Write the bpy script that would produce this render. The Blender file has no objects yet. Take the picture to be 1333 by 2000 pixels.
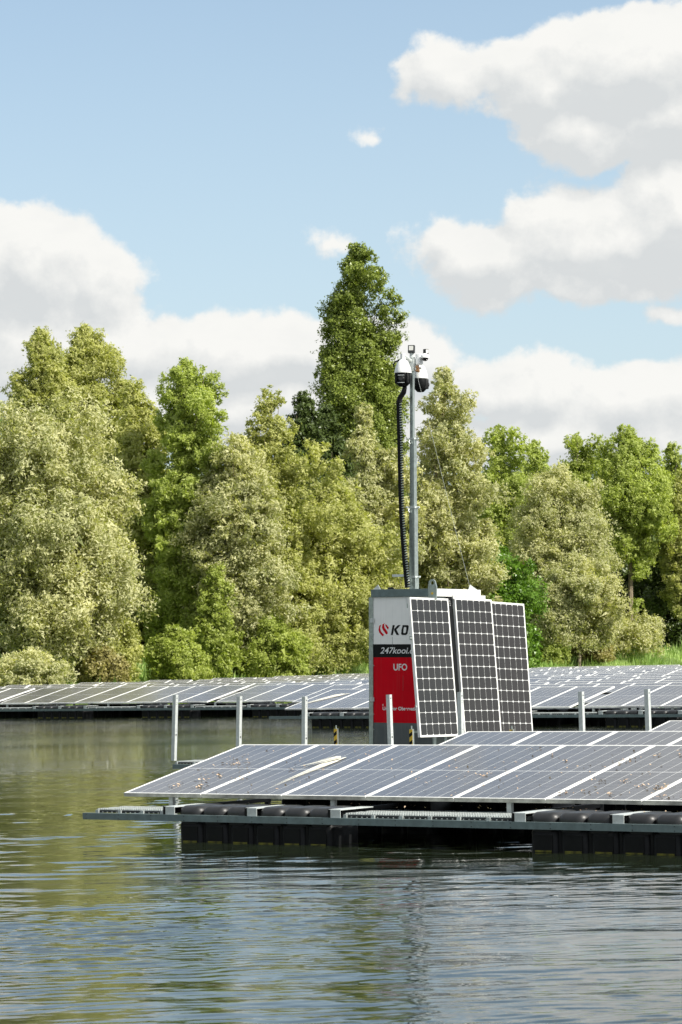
import bpy, math, random
import numpy as np
from mathutils import Vector, Matrix

# ------------------------------------------------------------------ camera
SC = bpy.context.scene
COL = SC.collection
CAMZ = 1.83
FPX, PITCH, ROLL, TH, EPS = 5688.8, 0.047, -0.0228, 0.6415, 0.2085
cp, sp, cr, sr = math.cos(PITCH), math.sin(PITCH), math.cos(ROLL), math.sin(ROLL)
R0 = Vector((1, 0, 0)); U0 = Vector((0, -sp, cp)); F0 = Vector((0, cp, sp))
CR = R0 * cr + U0 * sr; CU = R0 * -sr + U0 * cr
camd = bpy.data.cameras.new('camera'); cam = bpy.data.objects.new('camera', camd); COL.objects.link(cam)
m = Matrix.Identity(4)
for i in range(3):
    m[i][0] = CR[i]; m[i][1] = CU[i]; m[i][2] = -F0[i]
m[2][3] = CAMZ
cam.matrix_world = m
camd.sensor_fit = 'HORIZONTAL'; camd.sensor_width = 24.0; camd.lens = 24.0 * FPX / 1333.0
camd.clip_start = 0.1; camd.clip_end = 8000
camd.dof.use_dof = True; camd.dof.focus_distance = 36.0; camd.dof.aperture_fstop = 10.0
SC.camera = cam
SC.view_settings.view_transform = 'Standard'; SC.view_settings.look = 'None'
SC.view_settings.exposure = 0.84; SC.view_settings.gamma = 1.0; SC.view_settings.use_curve_mapping = False

UV_ = Vector((math.cos(TH), -math.sin(TH), 0)); VV_ = Vector((math.sin(TH), math.cos(TH), 0))   # along / across the panel rows


def at(x, y, Y):
    """photo pixel and depth -> point in the world"""
    a = (x - 666.5) / FPX; b = -(y - 1000) / FPX
    d = F0 + CR * a + CU * b
    return Vector((0, 0, CAMZ)) + d * (Y / d.y)


def at_t(x, y, t):
    d = at(x, y, 1.0) - Vector((0, 0, CAMZ))
    return Vector((0, 0, CAMZ)) + d * (t / d.dot(VV_))


def st(s, t, z=0.0):
    return UV_ * s + VV_ * t + Vector((0, 0, z))


# ------------------------------------------------------------------ world and sun
SUN_EL = math.radians(42)
saz = Vector((UV_.x, UV_.y, 0)) * math.cos(math.radians(4)) + VV_ * math.sin(math.radians(4))
sun_dir = Vector((saz.x * math.cos(SUN_EL), saz.y * math.cos(SUN_EL), math.sin(SUN_EL)))
sl = bpy.data.lights.new('sun', 'SUN'); sl.energy = 4.3; sl.angle = math.radians(0.53); sl.color = (1.0, 0.955, 0.87)
so = bpy.data.objects.new('sun', sl); COL.objects.link(so)
so.rotation_euler = sun_dir.to_track_quat('Z', 'Y').to_euler(); so.location = (0, 0, 50)

W = bpy.data.worlds.new('World'); SC.world = W; W.use_nodes = True
wt = W.node_tree; wt.nodes.clear()


class NT:
    """tiny helper for node trees"""
    def __init__(s, t): s.t = t
    def n(s, kind, **kw):
        x = s.t.nodes.new(kind)
        for k, v in kw.items(): setattr(x, k, v)
        return x
    def put(s, sock, v):
        if hasattr(v, 'is_output') or isinstance(v, bpy.types.NodeSocket): s.t.links.new(v, sock)
        elif v is not None: sock.default_value = v
    def m(s, op, a, b=None, c=None, clamp=False):
        x = s.n('ShaderNodeMath', operation=op, use_clamp=clamp)
        for i, v in enumerate((a, b, c)):
            if v is not None: s.put(x.inputs[i], v)
        return x.outputs[0]
    def v(s, op, a, b=None, c=None):
        x = s.n('ShaderNodeVectorMath', operation=op)
        for i, w in enumerate((a, b, c)):
            if w is not None: s.put(x.inputs[i], w)
        return x.outputs['Value'] if op in ('LENGTH', 'DOT_PRODUCT') else x.outputs[0]
    def noise(s, vec, scale, detail=2.0, rough=0.5, dist=0.0):
        x = s.n('ShaderNodeTexNoise')
        s.put(x.inputs['Vector'], vec); x.inputs['Scale'].default_value = scale
        x.inputs['Detail'].default_value = detail; x.inputs['Roughness'].default_value = rough
        x.inputs['Distortion'].default_value = dist
        return x.outputs[0]
    def ss(s, v, a, b, lo=0.0, hi=1.0, kind='SMOOTHSTEP'):
        x = s.n('ShaderNodeMapRange', interpolation_type=kind)
        s.put(x.inputs[0], v)
        for i, q in enumerate((a, b, lo, hi)): x.inputs[i + 1].default_value = q
        return x.outputs[0]
    def mix(s, f, a, b, mode='MIX'):
        x = s.n('ShaderNodeMix', data_type='RGBA', blend_type=mode)
        s.put(x.inputs[0], f); s.put(x.inputs[6], a); s.put(x.inputs[7], b)
        return x.outputs[2]


N = NT(wt)
tc = N.n('ShaderNodeTexCoord')
dirv = tc.outputs['Generated']
sky = N.n('ShaderNodeTexSky', sky_type='NISHITA', sun_disc=False)
sky.sun_elevation = SUN_EL; sky.sun_rotation = math.atan2(sun_dir.x, sun_dir.y)
sky.air_density = 1.0; sky.dust_density = 1.6; sky.ozone_density = 1.4; sky.altitude = 20
# clouds live in direction space: p = (azimuth, elevation) in radians
sep = N.n('ShaderNodeSeparateXYZ'); N.put(sep.inputs[0], dirv)
az = N.m('ARCTAN2', sep.outputs[0], sep.outputs[1])
el = N.m('ARCSINE', sep.outputs[2])
cmb = N.n('ShaderNodeCombineXYZ'); N.put(cmb.inputs[0], az); N.put(cmb.inputs[1], el)
pvec = cmb.outputs[0]


def px_dir(x, y):
    d = (at(x, y, 1.0) - Vector((0, 0, CAMZ))).normalized()
    return math.atan2(d.x, d.y), math.asin(d.z)


CLOUDS = [  # photo position, half width, half height of each cumulus lump
    (1240, 130, 250, 125), (1070, 160, 150, 95), (880, 145, 110, 55), (1150, 235, 160, 80), (1330, 215, 200, 95),
    (1180, 455, 210, 105), (960, 500, 175, 75), (1330, 420, 200, 125), (1100, 540, 240, 55), (850, 475, 95, 45),
    (60, 520, 150, 125), (190, 540, 115, 75), (-80, 500, 160, 130), (120, 600, 190, 40),
    (170, 690, 330, 90), (520, 690, 250, 100), (760, 690, 140, 80), (380, 790, 500, 85),
    (1010, 760, 150, 75), (1240, 790, 220, 75), (1080, 850, 400, 75), (1300, 612, 45, 26),
    (722, 262, 23, 15), (655, 484, 38, 18)]


def cloud_field(vec):
    """density field: lumps placed in view plus a loose field of cumulus over the rest of the sky"""
    wob = N.n('ShaderNodeTexNoise'); N.put(wob.inputs['Vector'], vec)
    wob.inputs['Scale'].default_value = 26; wob.inputs['Detail'].default_value = 3; wob.inputs['Roughness'].default_value = 0.55
    off = N.v('MULTIPLY', N.v('SUBTRACT', wob.outputs[1], (0.5, 0.5, 0.5)), (0.030, 0.022, 0))
    p = N.v('ADD', vec, off)
    d = None
    for (x, y, rx, ry) in CLOUDS:
        a, e = px_dir(x, y)
        rx *= 1.10; ry *= 1.12; sx, sy = FPX / rx, FPX / ry
        q = N.v('MULTIPLY_ADD', p, (sx, sy, 0), (-a * sx, -e * sy, 0))
        l = N.v('LENGTH', q)
        l = N.m('MULTIPLY', N.m('SUBTRACT', 1.0, l), min(rx, ry * 1.6) / 140.0)
        d = l if d is None else N.m('SMOOTH_MAX', d, l, 0.12)
    d = N.m('MAXIMUM', d, -0.8)
    wide = N.noise(N.v('MULTIPLY', vec, (3.2, 7.0, 1)), 1.0, 3, 0.5)
    inframe = N.v('LENGTH', N.v('MULTIPLY_ADD', vec, (1 / 0.17, 1 / 0.26, 0), (0, -0.1 / 0.26, 0)))
    wide = N.m('MULTIPLY_ADD', wide, 6.0, -2.75)  # cover outside the frame thickened to throw more white light
    wide = N.m('ADD', wide, N.ss(inframe, 0.9, 1.15, -3.0, 0.0))
    return N.m('MAXIMUM', d, wide)


def billow(vec):
    a = N.noise(vec, 46, 8, 0.63)
    return N.m('SUBTRACT', a, 0.5)


def cloud_total(vec):
    f = cloud_field(vec)
    return N.m('MULTIPLY_ADD', billow(vec), 1.15, f), f


c0, f0 = cloud_total(pvec)
pup = N.v('ADD', pvec, (0.0035, 0.0085, 0))
c1, f1 = cloud_total(pup)
alpha = N.ss(c0, -0.03, 0.24)
grad = N.m('SUBTRACT', c0, c1)
lit = N.ss(N.m('SUBTRACT', grad, N.m('MULTIPLY', f0, 0.16)), -0.36, 0.30, kind='LINEAR')
lit = N.m('MULTIPLY_ADD', N.noise(N.v('MULTIPLY', pvec, (1, 1.8, 1)), 30, 6, 0.6), 0.8, N.m('SUBTRACT', lit, 0.42))
lit = N.m('MINIMUM', N.m('MAXIMUM', lit, 0.0), 1.0)
ccol = N.mix(lit, (4.05, 4.2, 4.25, 1), (5.5, 5.48, 5.3, 1))
haz = N.ss(el, 0.0, 0.16, 0.55, 0.0)
skyc = N.mix(1.0, sky.outputs[0], (0.79, 0.86, 0.88, 1), 'MULTIPLY')
skyc = N.mix(N.ss(el, 0.0, 0.30, 0.66, 0.22), skyc, (4.35, 5.15, 5.6, 1))
col = N.mix(alpha, skyc, ccol)
bg = N.n('ShaderNodeBackground'); N.put(bg.inputs[0], col); bg.inputs[1].default_value = 0.096
wo = N.n('ShaderNodeOutputWorld'); wt.links.new(bg.outputs[0], wo.inputs[0])
W.cycles.sampling_method = 'MANUAL'; W.cycles.sample_map_resolution = 1024


# ------------------------------------------------------------------ helpers
def setp(o, label=None, cat=None, group=None, kind=None):
    if label: o['label'] = label
    if cat: o['category'] = cat
    if group: o['group'] = group
    if kind: o['kind'] = kind
    return o


def empty(name, loc, rot=None, **kw):
    o = bpy.data.objects.new(name, None); COL.objects.link(o); o.location = loc
    o.empty_display_size = 0.2
    if rot is not None: o.rotation_euler = rot
    return setp(o, **kw)


def link(name, me, parent=None, loc=None, rot=None, **kw):
    o = bpy.data.objects.new(name, me); COL.objects.link(o)
    if parent is not None: o.parent = parent
    if loc is not None: o.location = loc
    if rot is not None: o.rotation_euler = rot
    return setp(o, **kw)


class MB:
    """collects geometry for ONE mesh"""
    def __init__(s): s.v = []; s.f = []; s.m = []
    def add(s, vs, fs, mi=0):
        b = len(s.v); s.v += [tuple(x) for x in vs]
        for f in fs: s.f.append([b + i for i in f]); s.m.append(mi)
        return s
    def box(s, x0, x1, y0, y1, z0, z1, mi=0, M=None):
        vs = [Vector(p) for p in ((x0, y0, z0), (x1, y0, z0), (x1, y1, z0), (x0, y1, z0), (x0, y0, z1), (x1, y0, z1), (x1, y1, z1), (x0, y1, z1))]
        if M is not None: vs = [M @ v for v in vs]
        return s.add(vs, [(0, 3, 2, 1), (4, 5, 6, 7), (0, 1, 5, 4), (1, 2, 6, 5), (2, 3, 7, 6), (3, 0, 4, 7)], mi)
    def rbox(s, x0, x1, y0, y1, z0, z1, r=0.01, mi=0, M=None, n=3):
        """box rounded in plan (xy) with a chamfer top and bottom"""
        ring = []
        for cx, cy, a0 in ((x1 - r, y1 - r, 0), (x0 + r, y1 - r, 90), (x0 + r, y0 + r, 180), (x1 - r, y0 + r, 270)):
            for k in range(n + 1):
                a = math.radians(a0 + 90 * k / n); ring.append((cx, cy, math.cos(a), math.sin(a)))
        K = len(ring); vs = []
        for z, q in ((z0, 0.45), (z0 + r * .6, 1), (z1 - r * .6, 1), (z1 - r * .15, .75), (z1, .35)):
            for (cx, cy, c, d) in ring: vs.append(Vector((cx + c * r * q, cy + d * r * q, z)))
        fs = [tuple(reversed(range(K))), tuple(range(4 * K, 5 * K))]
        for j in range(4):
            for i in range(K): fs.append((j * K + i, j * K + (i + 1) % K, (j + 1) * K + (i + 1) % K, (j + 1) * K + i))
        if M is not None: vs = [M @ v for v in vs]
        return s.add(vs, fs, mi)
    def tube(s, pts, rad, n=8, mi=0, cap=True):
        pts = [Vector(p) for p in pts]
        if not hasattr(rad, '__len__'): rad = [rad] * len(pts)
        vs = []; prev = None
        for i, p in enumerate(pts):
            d = (pts[min(i + 1, len(pts) - 1)] - pts[max(i - 1, 0)]).normalized()
            if prev is None: a = d.orthogonal().normalized()
            else: a = (prev - d * prev.dot(d)).normalized()
            prev = a; b = d.cross(a)
            for k in range(n):
                t = 2 * math.pi * k / n; vs.append(p + (a * math.cos(t) + b * math.sin(t)) * rad[i])
        fs = []
        for i in range(len(pts) - 1):
            for k in range(n): fs.append((i * n + k, i * n + (k + 1) % n, (i + 1) * n + (k + 1) % n, (i + 1) * n + k))
        if cap: fs.append(tuple(reversed(range(n)))); fs.append(tuple(range((len(pts) - 1) * n, len(pts) * n)))
        return s.add(vs, fs, mi)
    def lathe(s, prof, n=20, mi=0, M=None):
        vs = []
        for (r, z) in prof:
            for k in range(n):
                t = 2 * math.pi * k / n; vs.append(Vector((r * math.cos(t), r * math.sin(t), z)))
        if M is not None: vs = [M @ v for v in vs]
        fs = []
        for i in range(len(prof) - 1):
            for k in range(n): fs.append((i * n + k, i * n + (k + 1) % n, (i + 1) * n + (k + 1) % n, (i + 1) * n + k))
        fs.append(tuple(reversed(range(n)))); fs.append(tuple(range((len(prof) - 1) * n, len(prof) * n)))
        return s.add(vs, fs, mi)
    def prism(s, poly, d0, d1, mi=0, M=None):
        """polygon in x,z extruded along y"""
        k = len(poly)
        vs = [Vector((x, d0, z)) for x, z in poly] + [Vector((x, d1, z)) for x, z in poly]
        if M is not None: vs = [M @ v for v in vs]
        fs = [tuple(range(k)), tuple(reversed(range(k, 2 * k)))] + [(i, i + k, (i + 1) % k + k, (i + 1) % k) for i in range(k)]
        return s.add(vs, fs, mi)
    def mesh(s, name, mats, smooth=False):
        me = bpy.data.meshes.new(name); me.from_pydata(s.v, [], s.f)
        for x in (mats if isinstance(mats, (list, tuple)) else [mats]): me.materials.append(x)
        me.polygons.foreach_set('material_index', s.m)
        import bmesh
        bm = bmesh.new(); bm.from_mesh(me); bmesh.ops.recalc_face_normals(bm, faces=bm.faces); bm.to_mesh(me); bm.free()
        if smooth:
            me.polygons.foreach_set('use_smooth', [True] * len(me.polygons))
            me.set_sharp_from_angle(angle=math.radians(40))
        me.update()
        return me


def mat(name, col, rough=0.5, metal=0.0, var=0.0, vscale=8.0, bump=0.0, bscale=60.0, spec=0.5, rvar=0.0, obj=True):
    M = bpy.data.materials.new(name); M.use_nodes = True; t = M.node_tree; n = NT(t)
    b = t.nodes['Principled BSDF']
    b.inputs['Base Color'].default_value = (*col, 1); b.inputs['Roughness'].default_value = rough
    b.inputs['Metallic'].default_value = metal; b.inputs['Specular IOR Level'].default_value = spec
    if var or bump or rvar:
        tcn = n.n('ShaderNodeTexCoord'); v = tcn.outputs['Object']
    if var:
        f = n.noise(v, vscale, 5, 0.62)
        f = n.ss(f, 0.3, 0.7)
        lo = tuple(c * (1 - var) for c in col) + (1,); hi = tuple(min(1, c * (1 + var)) for c in col) + (1,)
        n.put(b.inputs['Base Color'], n.mix(f, lo, hi))
    if rvar:
        f = n.noise(v, vscale * 1.7, 4, 0.6)
        n.put(b.inputs['Roughness'], n.ss(f, 0.3, 0.7, max(0.02, rough - rvar), min(1, rough + rvar), 'LINEAR'))
    if bump:
        bp = n.n('ShaderNodeBump'); bp.inputs['Strength'].default_value = bump; bp.inputs['Distance'].default_value = 0.01
        n.put(bp.inputs['Height'], n.noise(v, bscale, 4, 0.6)); n.put(b.inputs['Normal'], bp.outputs[0])
    return M


M_GALV = mat('galvanised_steel', (0.40, 0.45, 0.43), 0.36, 0.8, 0.16, 22, 0.06, 90, rvar=0.1)
M_GALVL = mat('bright_galvanised_steel', (0.56, 0.595, 0.58), 0.42, 0.25, 0.10, 25, rvar=0.1)
M_TREAD = mat('tread_steel', (0.38, 0.41, 0.40), 0.5, 0.3, 0.25, 20, rvar=0.1)
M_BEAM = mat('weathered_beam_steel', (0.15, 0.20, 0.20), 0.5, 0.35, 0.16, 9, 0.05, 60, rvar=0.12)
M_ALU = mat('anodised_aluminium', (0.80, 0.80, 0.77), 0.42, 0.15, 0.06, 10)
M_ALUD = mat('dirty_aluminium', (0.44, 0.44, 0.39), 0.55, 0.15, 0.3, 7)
M_PLAST = mat('black_plastic', (0.0042, 0.0046, 0.005), 0.42, 0, 0.35, 6, 0.25, 90, spec=0.18, rvar=0.12)
M_BLACK = mat('black_paint', (0.005, 0.0055, 0.006), 0.5, 0, 0.2, 5, spec=0.2)
M_DARK = mat('dark_steel', (0.015, 0.018, 0.019), 0.6, 0.0, 0.3, 6)
M_WHITE = mat('white_enamel', (0.76, 0.77, 0.76), 0.35, 0, 0.03, 3, rvar=0.08)
M_SILVERW = mat('white_coating', (0.90, 0.90, 0.87), 0.5, 0, 0.035, 2.2, rvar=0.06)
M_RED = mat('red_coating', (0.62, 0.002, 0.012), 0.55, 0, 0.07, 2.2, spec=0.08, rvar=0.08)
M_GREYP = mat('grey_coating', (0.085, 0.10, 0.10), 0.5, 0, 0.12, 5)
M_BACK = mat('white_backsheet', (0.72, 0.73, 0.72), 0.12, 0, 0.04, 5)
M_RUST = mat('rusty_brass', (0.22, 0.12, 0.055), 0.55, 0.4, 0.4, 60)
M_YEL = mat('yellow_tape', (0.72, 0.47, 0.03), 0.45, 0, 0.1, 20)
M_ALGAE = mat('algae_line', (0.085, 0.08, 0.006), 0.8, 0, 0.7, 14)
M_LENS = mat('lens_glass', (0.01, 0.01, 0.012), 0.06, 0)
M_LAMPG = mat('lamp_glass', (0.62, 0.62, 0.58), 0.2, 0)


def streaky(M, amt, sc=9.0):
    n = NT(M.node_tree); b = M.node_tree.nodes['Principled BSDF']; tcn = n.n('ShaderNodeTexCoord')
    v = n.v('MULTIPLY', tcn.outputs['Object'], (sc * 3, sc * 3, sc * .12)); f = n.ss(n.noise(v, 1.0, 4, 0.6), 0.5, 0.78, 0, amt)
    v2 = n.noise(tcn.outputs['Object'], 40, 4, 0.7); f = n.m('ADD', f, n.ss(v2, 0.66, 0.8, 0, amt))
    src = b.inputs['Base Color'].links[0].from_socket
    n.put(b.inputs['Base Color'], n.mix(f, src, (0.20, 0.19, 0.17, 1)))


for M_, a_ in ((M_SILVERW, .22), (M_RED, .10), (M_BLACK, .05), (M_GREYP, .35)): streaky(M_, a_)


def cell_mat(name, col, linecol, axis, pitch, lw, dust):
    M = bpy.data.materials.new(name); M.use_nodes = True; n = NT(M.node_tree)
    b = M.node_tree.nodes['Principled BSDF']
    tcn = n.n('ShaderNodeTexCoord'); sx = n.n('ShaderNodeSeparateXYZ'); n.put(sx.inputs[0], tcn.outputs['Object'])
    c = sx.outputs[axis]
    fr = n.m('FRACT', n.m('DIVIDE', n.m('ADD', c, 10.0), pitch))
    line = n.m('LESS_THAN', fr, lw)
    geo = n.n('ShaderNodeNewGeometry')
    oi = n.n('ShaderNodeObjectInfo')
    tone = n.mix(oi.outputs['Random'], tuple(q * 0.8 for q in col) + (1,), tuple(q * 1.22 for q in col) + (1,))
    cc = n.mix(line, tone, (*linecol, 1))
    d = n.noise(geo.outputs['Position'], 0.55, 5, 0.65)
    d2 = n.noise(geo.outputs['Position'], 9.0, 5, 0.7)
    f = n.m('MULTIPLY', n.ss(d, 0.32, 0.72, dust * 0.65, dust * 1.3), n.ss(d2, 0.2, 0.8, 0.7, 1.25), clamp=True)
    cc = n.mix(f, cc, (0.37, 0.36, 0.335, 1))
    n.put(b.inputs['Base Color'], cc)
    n.put(b.inputs['Roughness'], n.m('ADD', n.m('MULTIPLY', f, 0.45), 0.07))
    b.inputs['IOR'].default_value = 1.5
    return M


M_CELL = cell_mat('blue_poly_cells', (0.033, 0.034, 0.044), (0.16, 0.17, 0.20), 1, 0.0527, 0.14, 0.16)
M_CELLFAR = cell_mat('blue_poly_cells_far', (0.033, 0.034, 0.044), (0.16, 0.17, 0.20), 1, 0.0527, 0.10, 0.24)
M_MONO = cell_mat('dark_mono_cells', (0.0075, 0.006, 0.0065), (0.045, 0.042, 0.040), 0, 0.0300, 0.16, 0.01)


# ------------------------------------------------------------------ ground, bank, water
SH_A = Vector((-15.5, 101.0, 0)); SH_E = Vector((0.56, 0.83, 0)).normalized(); SH_N = Vector((-SH_E.y, SH_E.x, 0))


def hills(a, d):
    k = np.clip(d / 5.0, -1, 1)
    h = np.where(d > 0, 1.15 * (k * k * (3 - 2 * k)), -1.2 * np.abs(k))
    h = h + np.where(d > 4, np.minimum((d - 4) * 0.035, 3.0), 0)
    h = h + np.where(d > 1, 0.16 * np.sin(a * 0.7) * np.sin(d * 0.6 + 1) + 0.1 * np.sin(a * 1.9 + 2), 0)
    return h


def ground_z(x, y):
    a = (x - SH_A.x) * SH_E.x + (y - SH_A.y) * SH_E.y
    d = (x - SH_A.x) * SH_N.x + (y - SH_A.y) * SH_N.y
    d = d + 0.9 * np.sin(a * 0.21) + 0.5 * np.sin(a * 0.53 + 1)
    return hills(a, d)


def grid_mesh(name, aa, dd, m, zf):
    A, D = np.meshgrid(aa, dd, indexing='ij')
    X = SH_A.x + A * SH_E.x + D * SH_N.x; Y = SH_A.y + A * SH_E.y + D * SH_N.y
    Z = zf(X, Y)
    v = np.stack([X, Y, Z], -1).reshape(-1, 3)
    na, nd = A.shape
    idx = np.arange(na * nd).reshape(na, nd)
    q = np.stack([idx[:-1, :-1], idx[1:, :-1], idx[1:, 1:], idx[:-1, 1:]], -1).reshape(-1, 4)
    me = bpy.data.meshes.new(name); me.from_pydata(v.tolist(), [], q.tolist()); me.materials.append(m)
    me.polygons.foreach_set('use_smooth', [True] * len(q))
    return me


def soil_mat():
    M = bpy.data.materials.new('bank_soil_grass'); M.use_nodes = True; n = NT(M.node_tree)
    b = M.node_tree.nodes['Principled BSDF']; g = n.n('ShaderNodeNewGeometry')
    f = n.noise(g.outputs['Position'], 0.5, 6, 0.65); f2 = n.noise(g.outputs['Position'], 5, 5, 0.7)
    c = n.mix(n.ss(f, 0.35, 0.65), (0.10, 0.17, 0.035, 1), (0.16, 0.23, 0.06, 1))
    c = n.mix(n.ss(f2, 0.58, 0.85), c, (0.085, 0.07, 0.04, 1))
    n.put(b.inputs['Base Color'], c); b.inputs['Roughness'].default_value = 0.95
    bp = n.n('ShaderNodeBump'); bp.inputs['Distance'].default_value = 0.2; n.put(bp.inputs['Height'], f2); n.put(b.inputs['Normal'], bp.outputs[0])
    return M


aa = np.concatenate([np.linspace(-2500, -140, 12), np.linspace(-120, 160, 200), np.linspace(200, 3000, 14)])
dd = np.concatenate([np.linspace(-2500, -40, 10), np.linspace(-30, 70, 110), np.linspace(90, 3000, 14)])
ground = link('ground', grid_mesh('ground', aa, dd, soil_mat(), ground_z), kind='structure')


def water_mat():
    M = bpy.data.materials.new('lake_water'); M.use_nodes = True; n = NT(M.node_tree)
    b = M.node_tree.nodes['Principled BSDF']; g = n.n('ShaderNodeNewGeometry')
    P = g.outputs['Position']
    b.inputs['Base Color'].default_value = (0.012, 0.017, 0.008, 1)
    b.inputs['IOR'].default_value = 1.5; b.inputs['Roughness'].default_value = 0.015
    b.inputs['Specular IOR Level'].default_value = 0.5
    rot = n.n('ShaderNodeVectorRotate'); rot.rotation_type = 'Z_AXIS'; n.put(rot.inputs['Vector'], P); rot.inputs['Angle'].default_value = math.radians(5)
    R = rot.outputs[0]
    mid = n.noise(n.v('MULTIPLY', R, (1.2, 3.4, 1)), 1.0, 3, 0.55, 0.5)
    fine = n.noise(n.v('MULTIPLY', R, (8.0, 22.0, 1)), 1.0, 3, 0.6, 0.5)
    patch = n.ss(n.noise(n.v('MULTIPLY', P, (0.05, 0.16, 1)), 1.0, 2, 0.5), 0.35, 0.65, 0.45, 1.15)
    sy = n.n('ShaderNodeSeparateXYZ'); n.put(sy.inputs[0], P)
    # close by the ripples are modelled, farther out they are relief in the material
    h = n.m('ADD', n.m('MULTIPLY', mid, n.ss(sy.outputs[1], 34.0, 46.0, 0.0, 0.012)), n.m('MULTIPLY', fine, n.ss(sy.outputs[1], 30.0, 46.0, 0.0008, 0.0022)))
    h = n.m('MULTIPLY', h, patch)
    bp = n.n('ShaderNodeBump'); bp.inputs['Distance'].default_value = 1.0; bp.inputs['Strength'].default_value = 1.0
    n.put(bp.inputs['Height'], h); n.put(b.inputs['Normal'], bp.outputs[0])
    return M


gx = np.concatenate([[-3000, -600, -120, -40, -15, -9], np.arange(-7, 7.5, .055), [9, 15, 40, 120, 600, 3000]])
gy = np.concatenate([[-600, -100, -20, 5, 9], np.arange(10.5, 20, .030), np.arange(20, 30, .046), np.arange(30, 48, .09), np.arange(49, 70, 3), [80, 100, 150, 300, 3000]])
X, Y = np.meshgrid(gx, gy, indexing='ij')
wr = np.random.default_rng(4)


def waves(X, Y, n, l0, l1, rms, spread, a0):
    h = np.zeros_like(X); lam = np.exp(wr.uniform(math.log(l0), math.log(l1), n)); s_ = rms * math.sqrt(2.0 / n)
    for L_ in lam:
        k = 2 * math.pi / L_; a = a0 + wr.normal() * spread
        h += s_ / k * np.sin(k * (X * math.sin(a) + Y * math.cos(a)) + wr.uniform(0, 6.28) + 0.8 * np.sin(X * wr.uniform(.3, 1.1) + Y * wr.uniform(.1, .5) + wr.uniform(0, 6)))
    return h


def lown(X, Y, fx, fy, n=9):
    v = np.zeros_like(X)
    for _ in range(n): v += np.sin(X * wr.normal() * fx + Y * wr.normal() * fy + wr.uniform(0, 6.28))
    return v / math.sqrt(n / 2)


env = np.clip(0.75 + 0.38 * lown(X, Y, .7, .55), .22, 1.6); env2 = np.clip(0.8 + 0.45 * lown(X, Y, .8, .7), .15, 1.7)
Hh = waves(X, Y, 22, .5, 1.8, .013, .40, .08) + waves(X, Y, 44, .20, .5, .036, .32, .03) * env + waves(X, Y, 60, .085, .2, .068, .34, -.05) * env2
fade = np.clip((X + 7) / 1.5, 0, 1) * np.clip((7.2 - X) / 1.5, 0, 1) * np.clip((Y - 10.5) / 1, 0, 1) * np.clip((47 - Y) / 10, 0, 1)
Z = Hh * fade
idx = np.arange(X.size).reshape(X.shape); q = np.stack([idx[:-1, :-1], idx[1:, :-1], idx[1:, 1:], idx[:-1, 1:]], -1).reshape(-1, 4)
me = bpy.data.meshes.new('water'); me.vertices.add(X.size); me.vertices.foreach_set('co', np.stack([X, Y, Z], -1).astype(np.float32).ravel())
me.loops.add(q.size); me.loops.foreach_set('vertex_index', q.astype(np.int32).ravel())
me.polygons.add(len(q)); me.polygons.foreach_set('loop_start', np.arange(0, q.size, 4, dtype=np.int32)); me.polygons.foreach_set('use_smooth', [True] * len(q))
me.materials.append(water_mat()); me.update(); me.validate()
water = link('water', me, kind='structure')

# ------------------------------------------------------------------ leaves
def leaf_mat(name, dark, light, trans=0.35, rough=0.5):
    M = bpy.data.materials.new(name); M.use_nodes = True; t = M.node_tree; n = NT(t)
    b = t.nodes['Principled BSDF']; out = t.nodes['Material Output']
    a = n.n('ShaderNodeAttribute'); a.attribute_name = 'tint'
    g = n.n('ShaderNodeNewGeometry')
    c = n.mix(a.outputs['Fac'], (*dark, 1), (*light, 1))
    # paler undersides
    c2 = n.mix(n.m('MULTIPLY', g.outputs['Backfacing'], 0.35), c, (light[0] * 1.15, light[1] * 1.1, light[2] * 1.4, 1))
    n.put(b.inputs['Base Color'], c2); b.inputs['Roughness'].default_value = rough; b.inputs['Specular IOR Level'].default_value = 0.35
    tr = n.n('ShaderNodeBsdfTranslucent'); n.put(tr.inputs[0], n.mix(1.0, c, (1.25, 1.3, 0.55, 1), 'MULTIPLY'))
    mx = n.n('ShaderNodeMixShader'); mx.inputs[0].default_value = trans
    t.links.new(b.outputs[0], mx.inputs[1]); t.links.new(tr.outputs[0], mx.inputs[2]); t.links.new(mx.outputs[0], out.inputs[0])
    return M


L_PALE = leaf_mat('pale_willow_leaves', (0.215, 0.26, 0.088), (0.655, 0.635, 0.315), 0.42)
L_OLIVE = leaf_mat('olive_willow_leaves', (0.20, 0.245, 0.056), (0.565, 0.565, 0.19), 0.44)
L_GREEN = leaf_mat('fresh_green_leaves', (0.22, 0.285, 0.045), (0.49, 0.56, 0.14), 0.45)
L_YEL = leaf_mat('yellow_green_leaves', (0.17, 0.235, 0.035), (0.44, 0.50, 0.11), 0.42)
L_POP = leaf_mat('poplar_leaves', (0.085, 0.135, 0.018), (0.29, 0.35, 0.065), 0.3, 0.35)
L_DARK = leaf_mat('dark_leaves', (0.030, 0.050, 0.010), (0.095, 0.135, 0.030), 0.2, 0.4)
L_DEEP = leaf_mat('deep_green_leaves', (0.045, 0.11, 0.012), (0.17, 0.31, 0.03), 0.35, 0.35)
L_BROWN = leaf_mat('rusty_olive_leaves', (0.18, 0.17, 0.045), (0.42, 0.38, 0.13), 0.33)
L_GRASS = leaf_mat('bank_grass_blades', (0.15, 0.27, 0.045), (0.44, 0.58, 0.17), 0.35)
M_BARK = mat('willow_bark', (0.20, 0.16, 0.11), 0.9, 0, 0.35, 3, 0.6, 20)
M_BARKP = mat('pale_poplar_bark', (0.26, 0.24, 0.17), 0.85, 0, 0.3, 3, 0.5, 20)

TOT = [0]


def unit(n, rng):
    v = rng.normal(size=(n, 3)); return v / (np.linalg.norm(v, axis=1, keepdims=True) + 1e-9)


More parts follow.
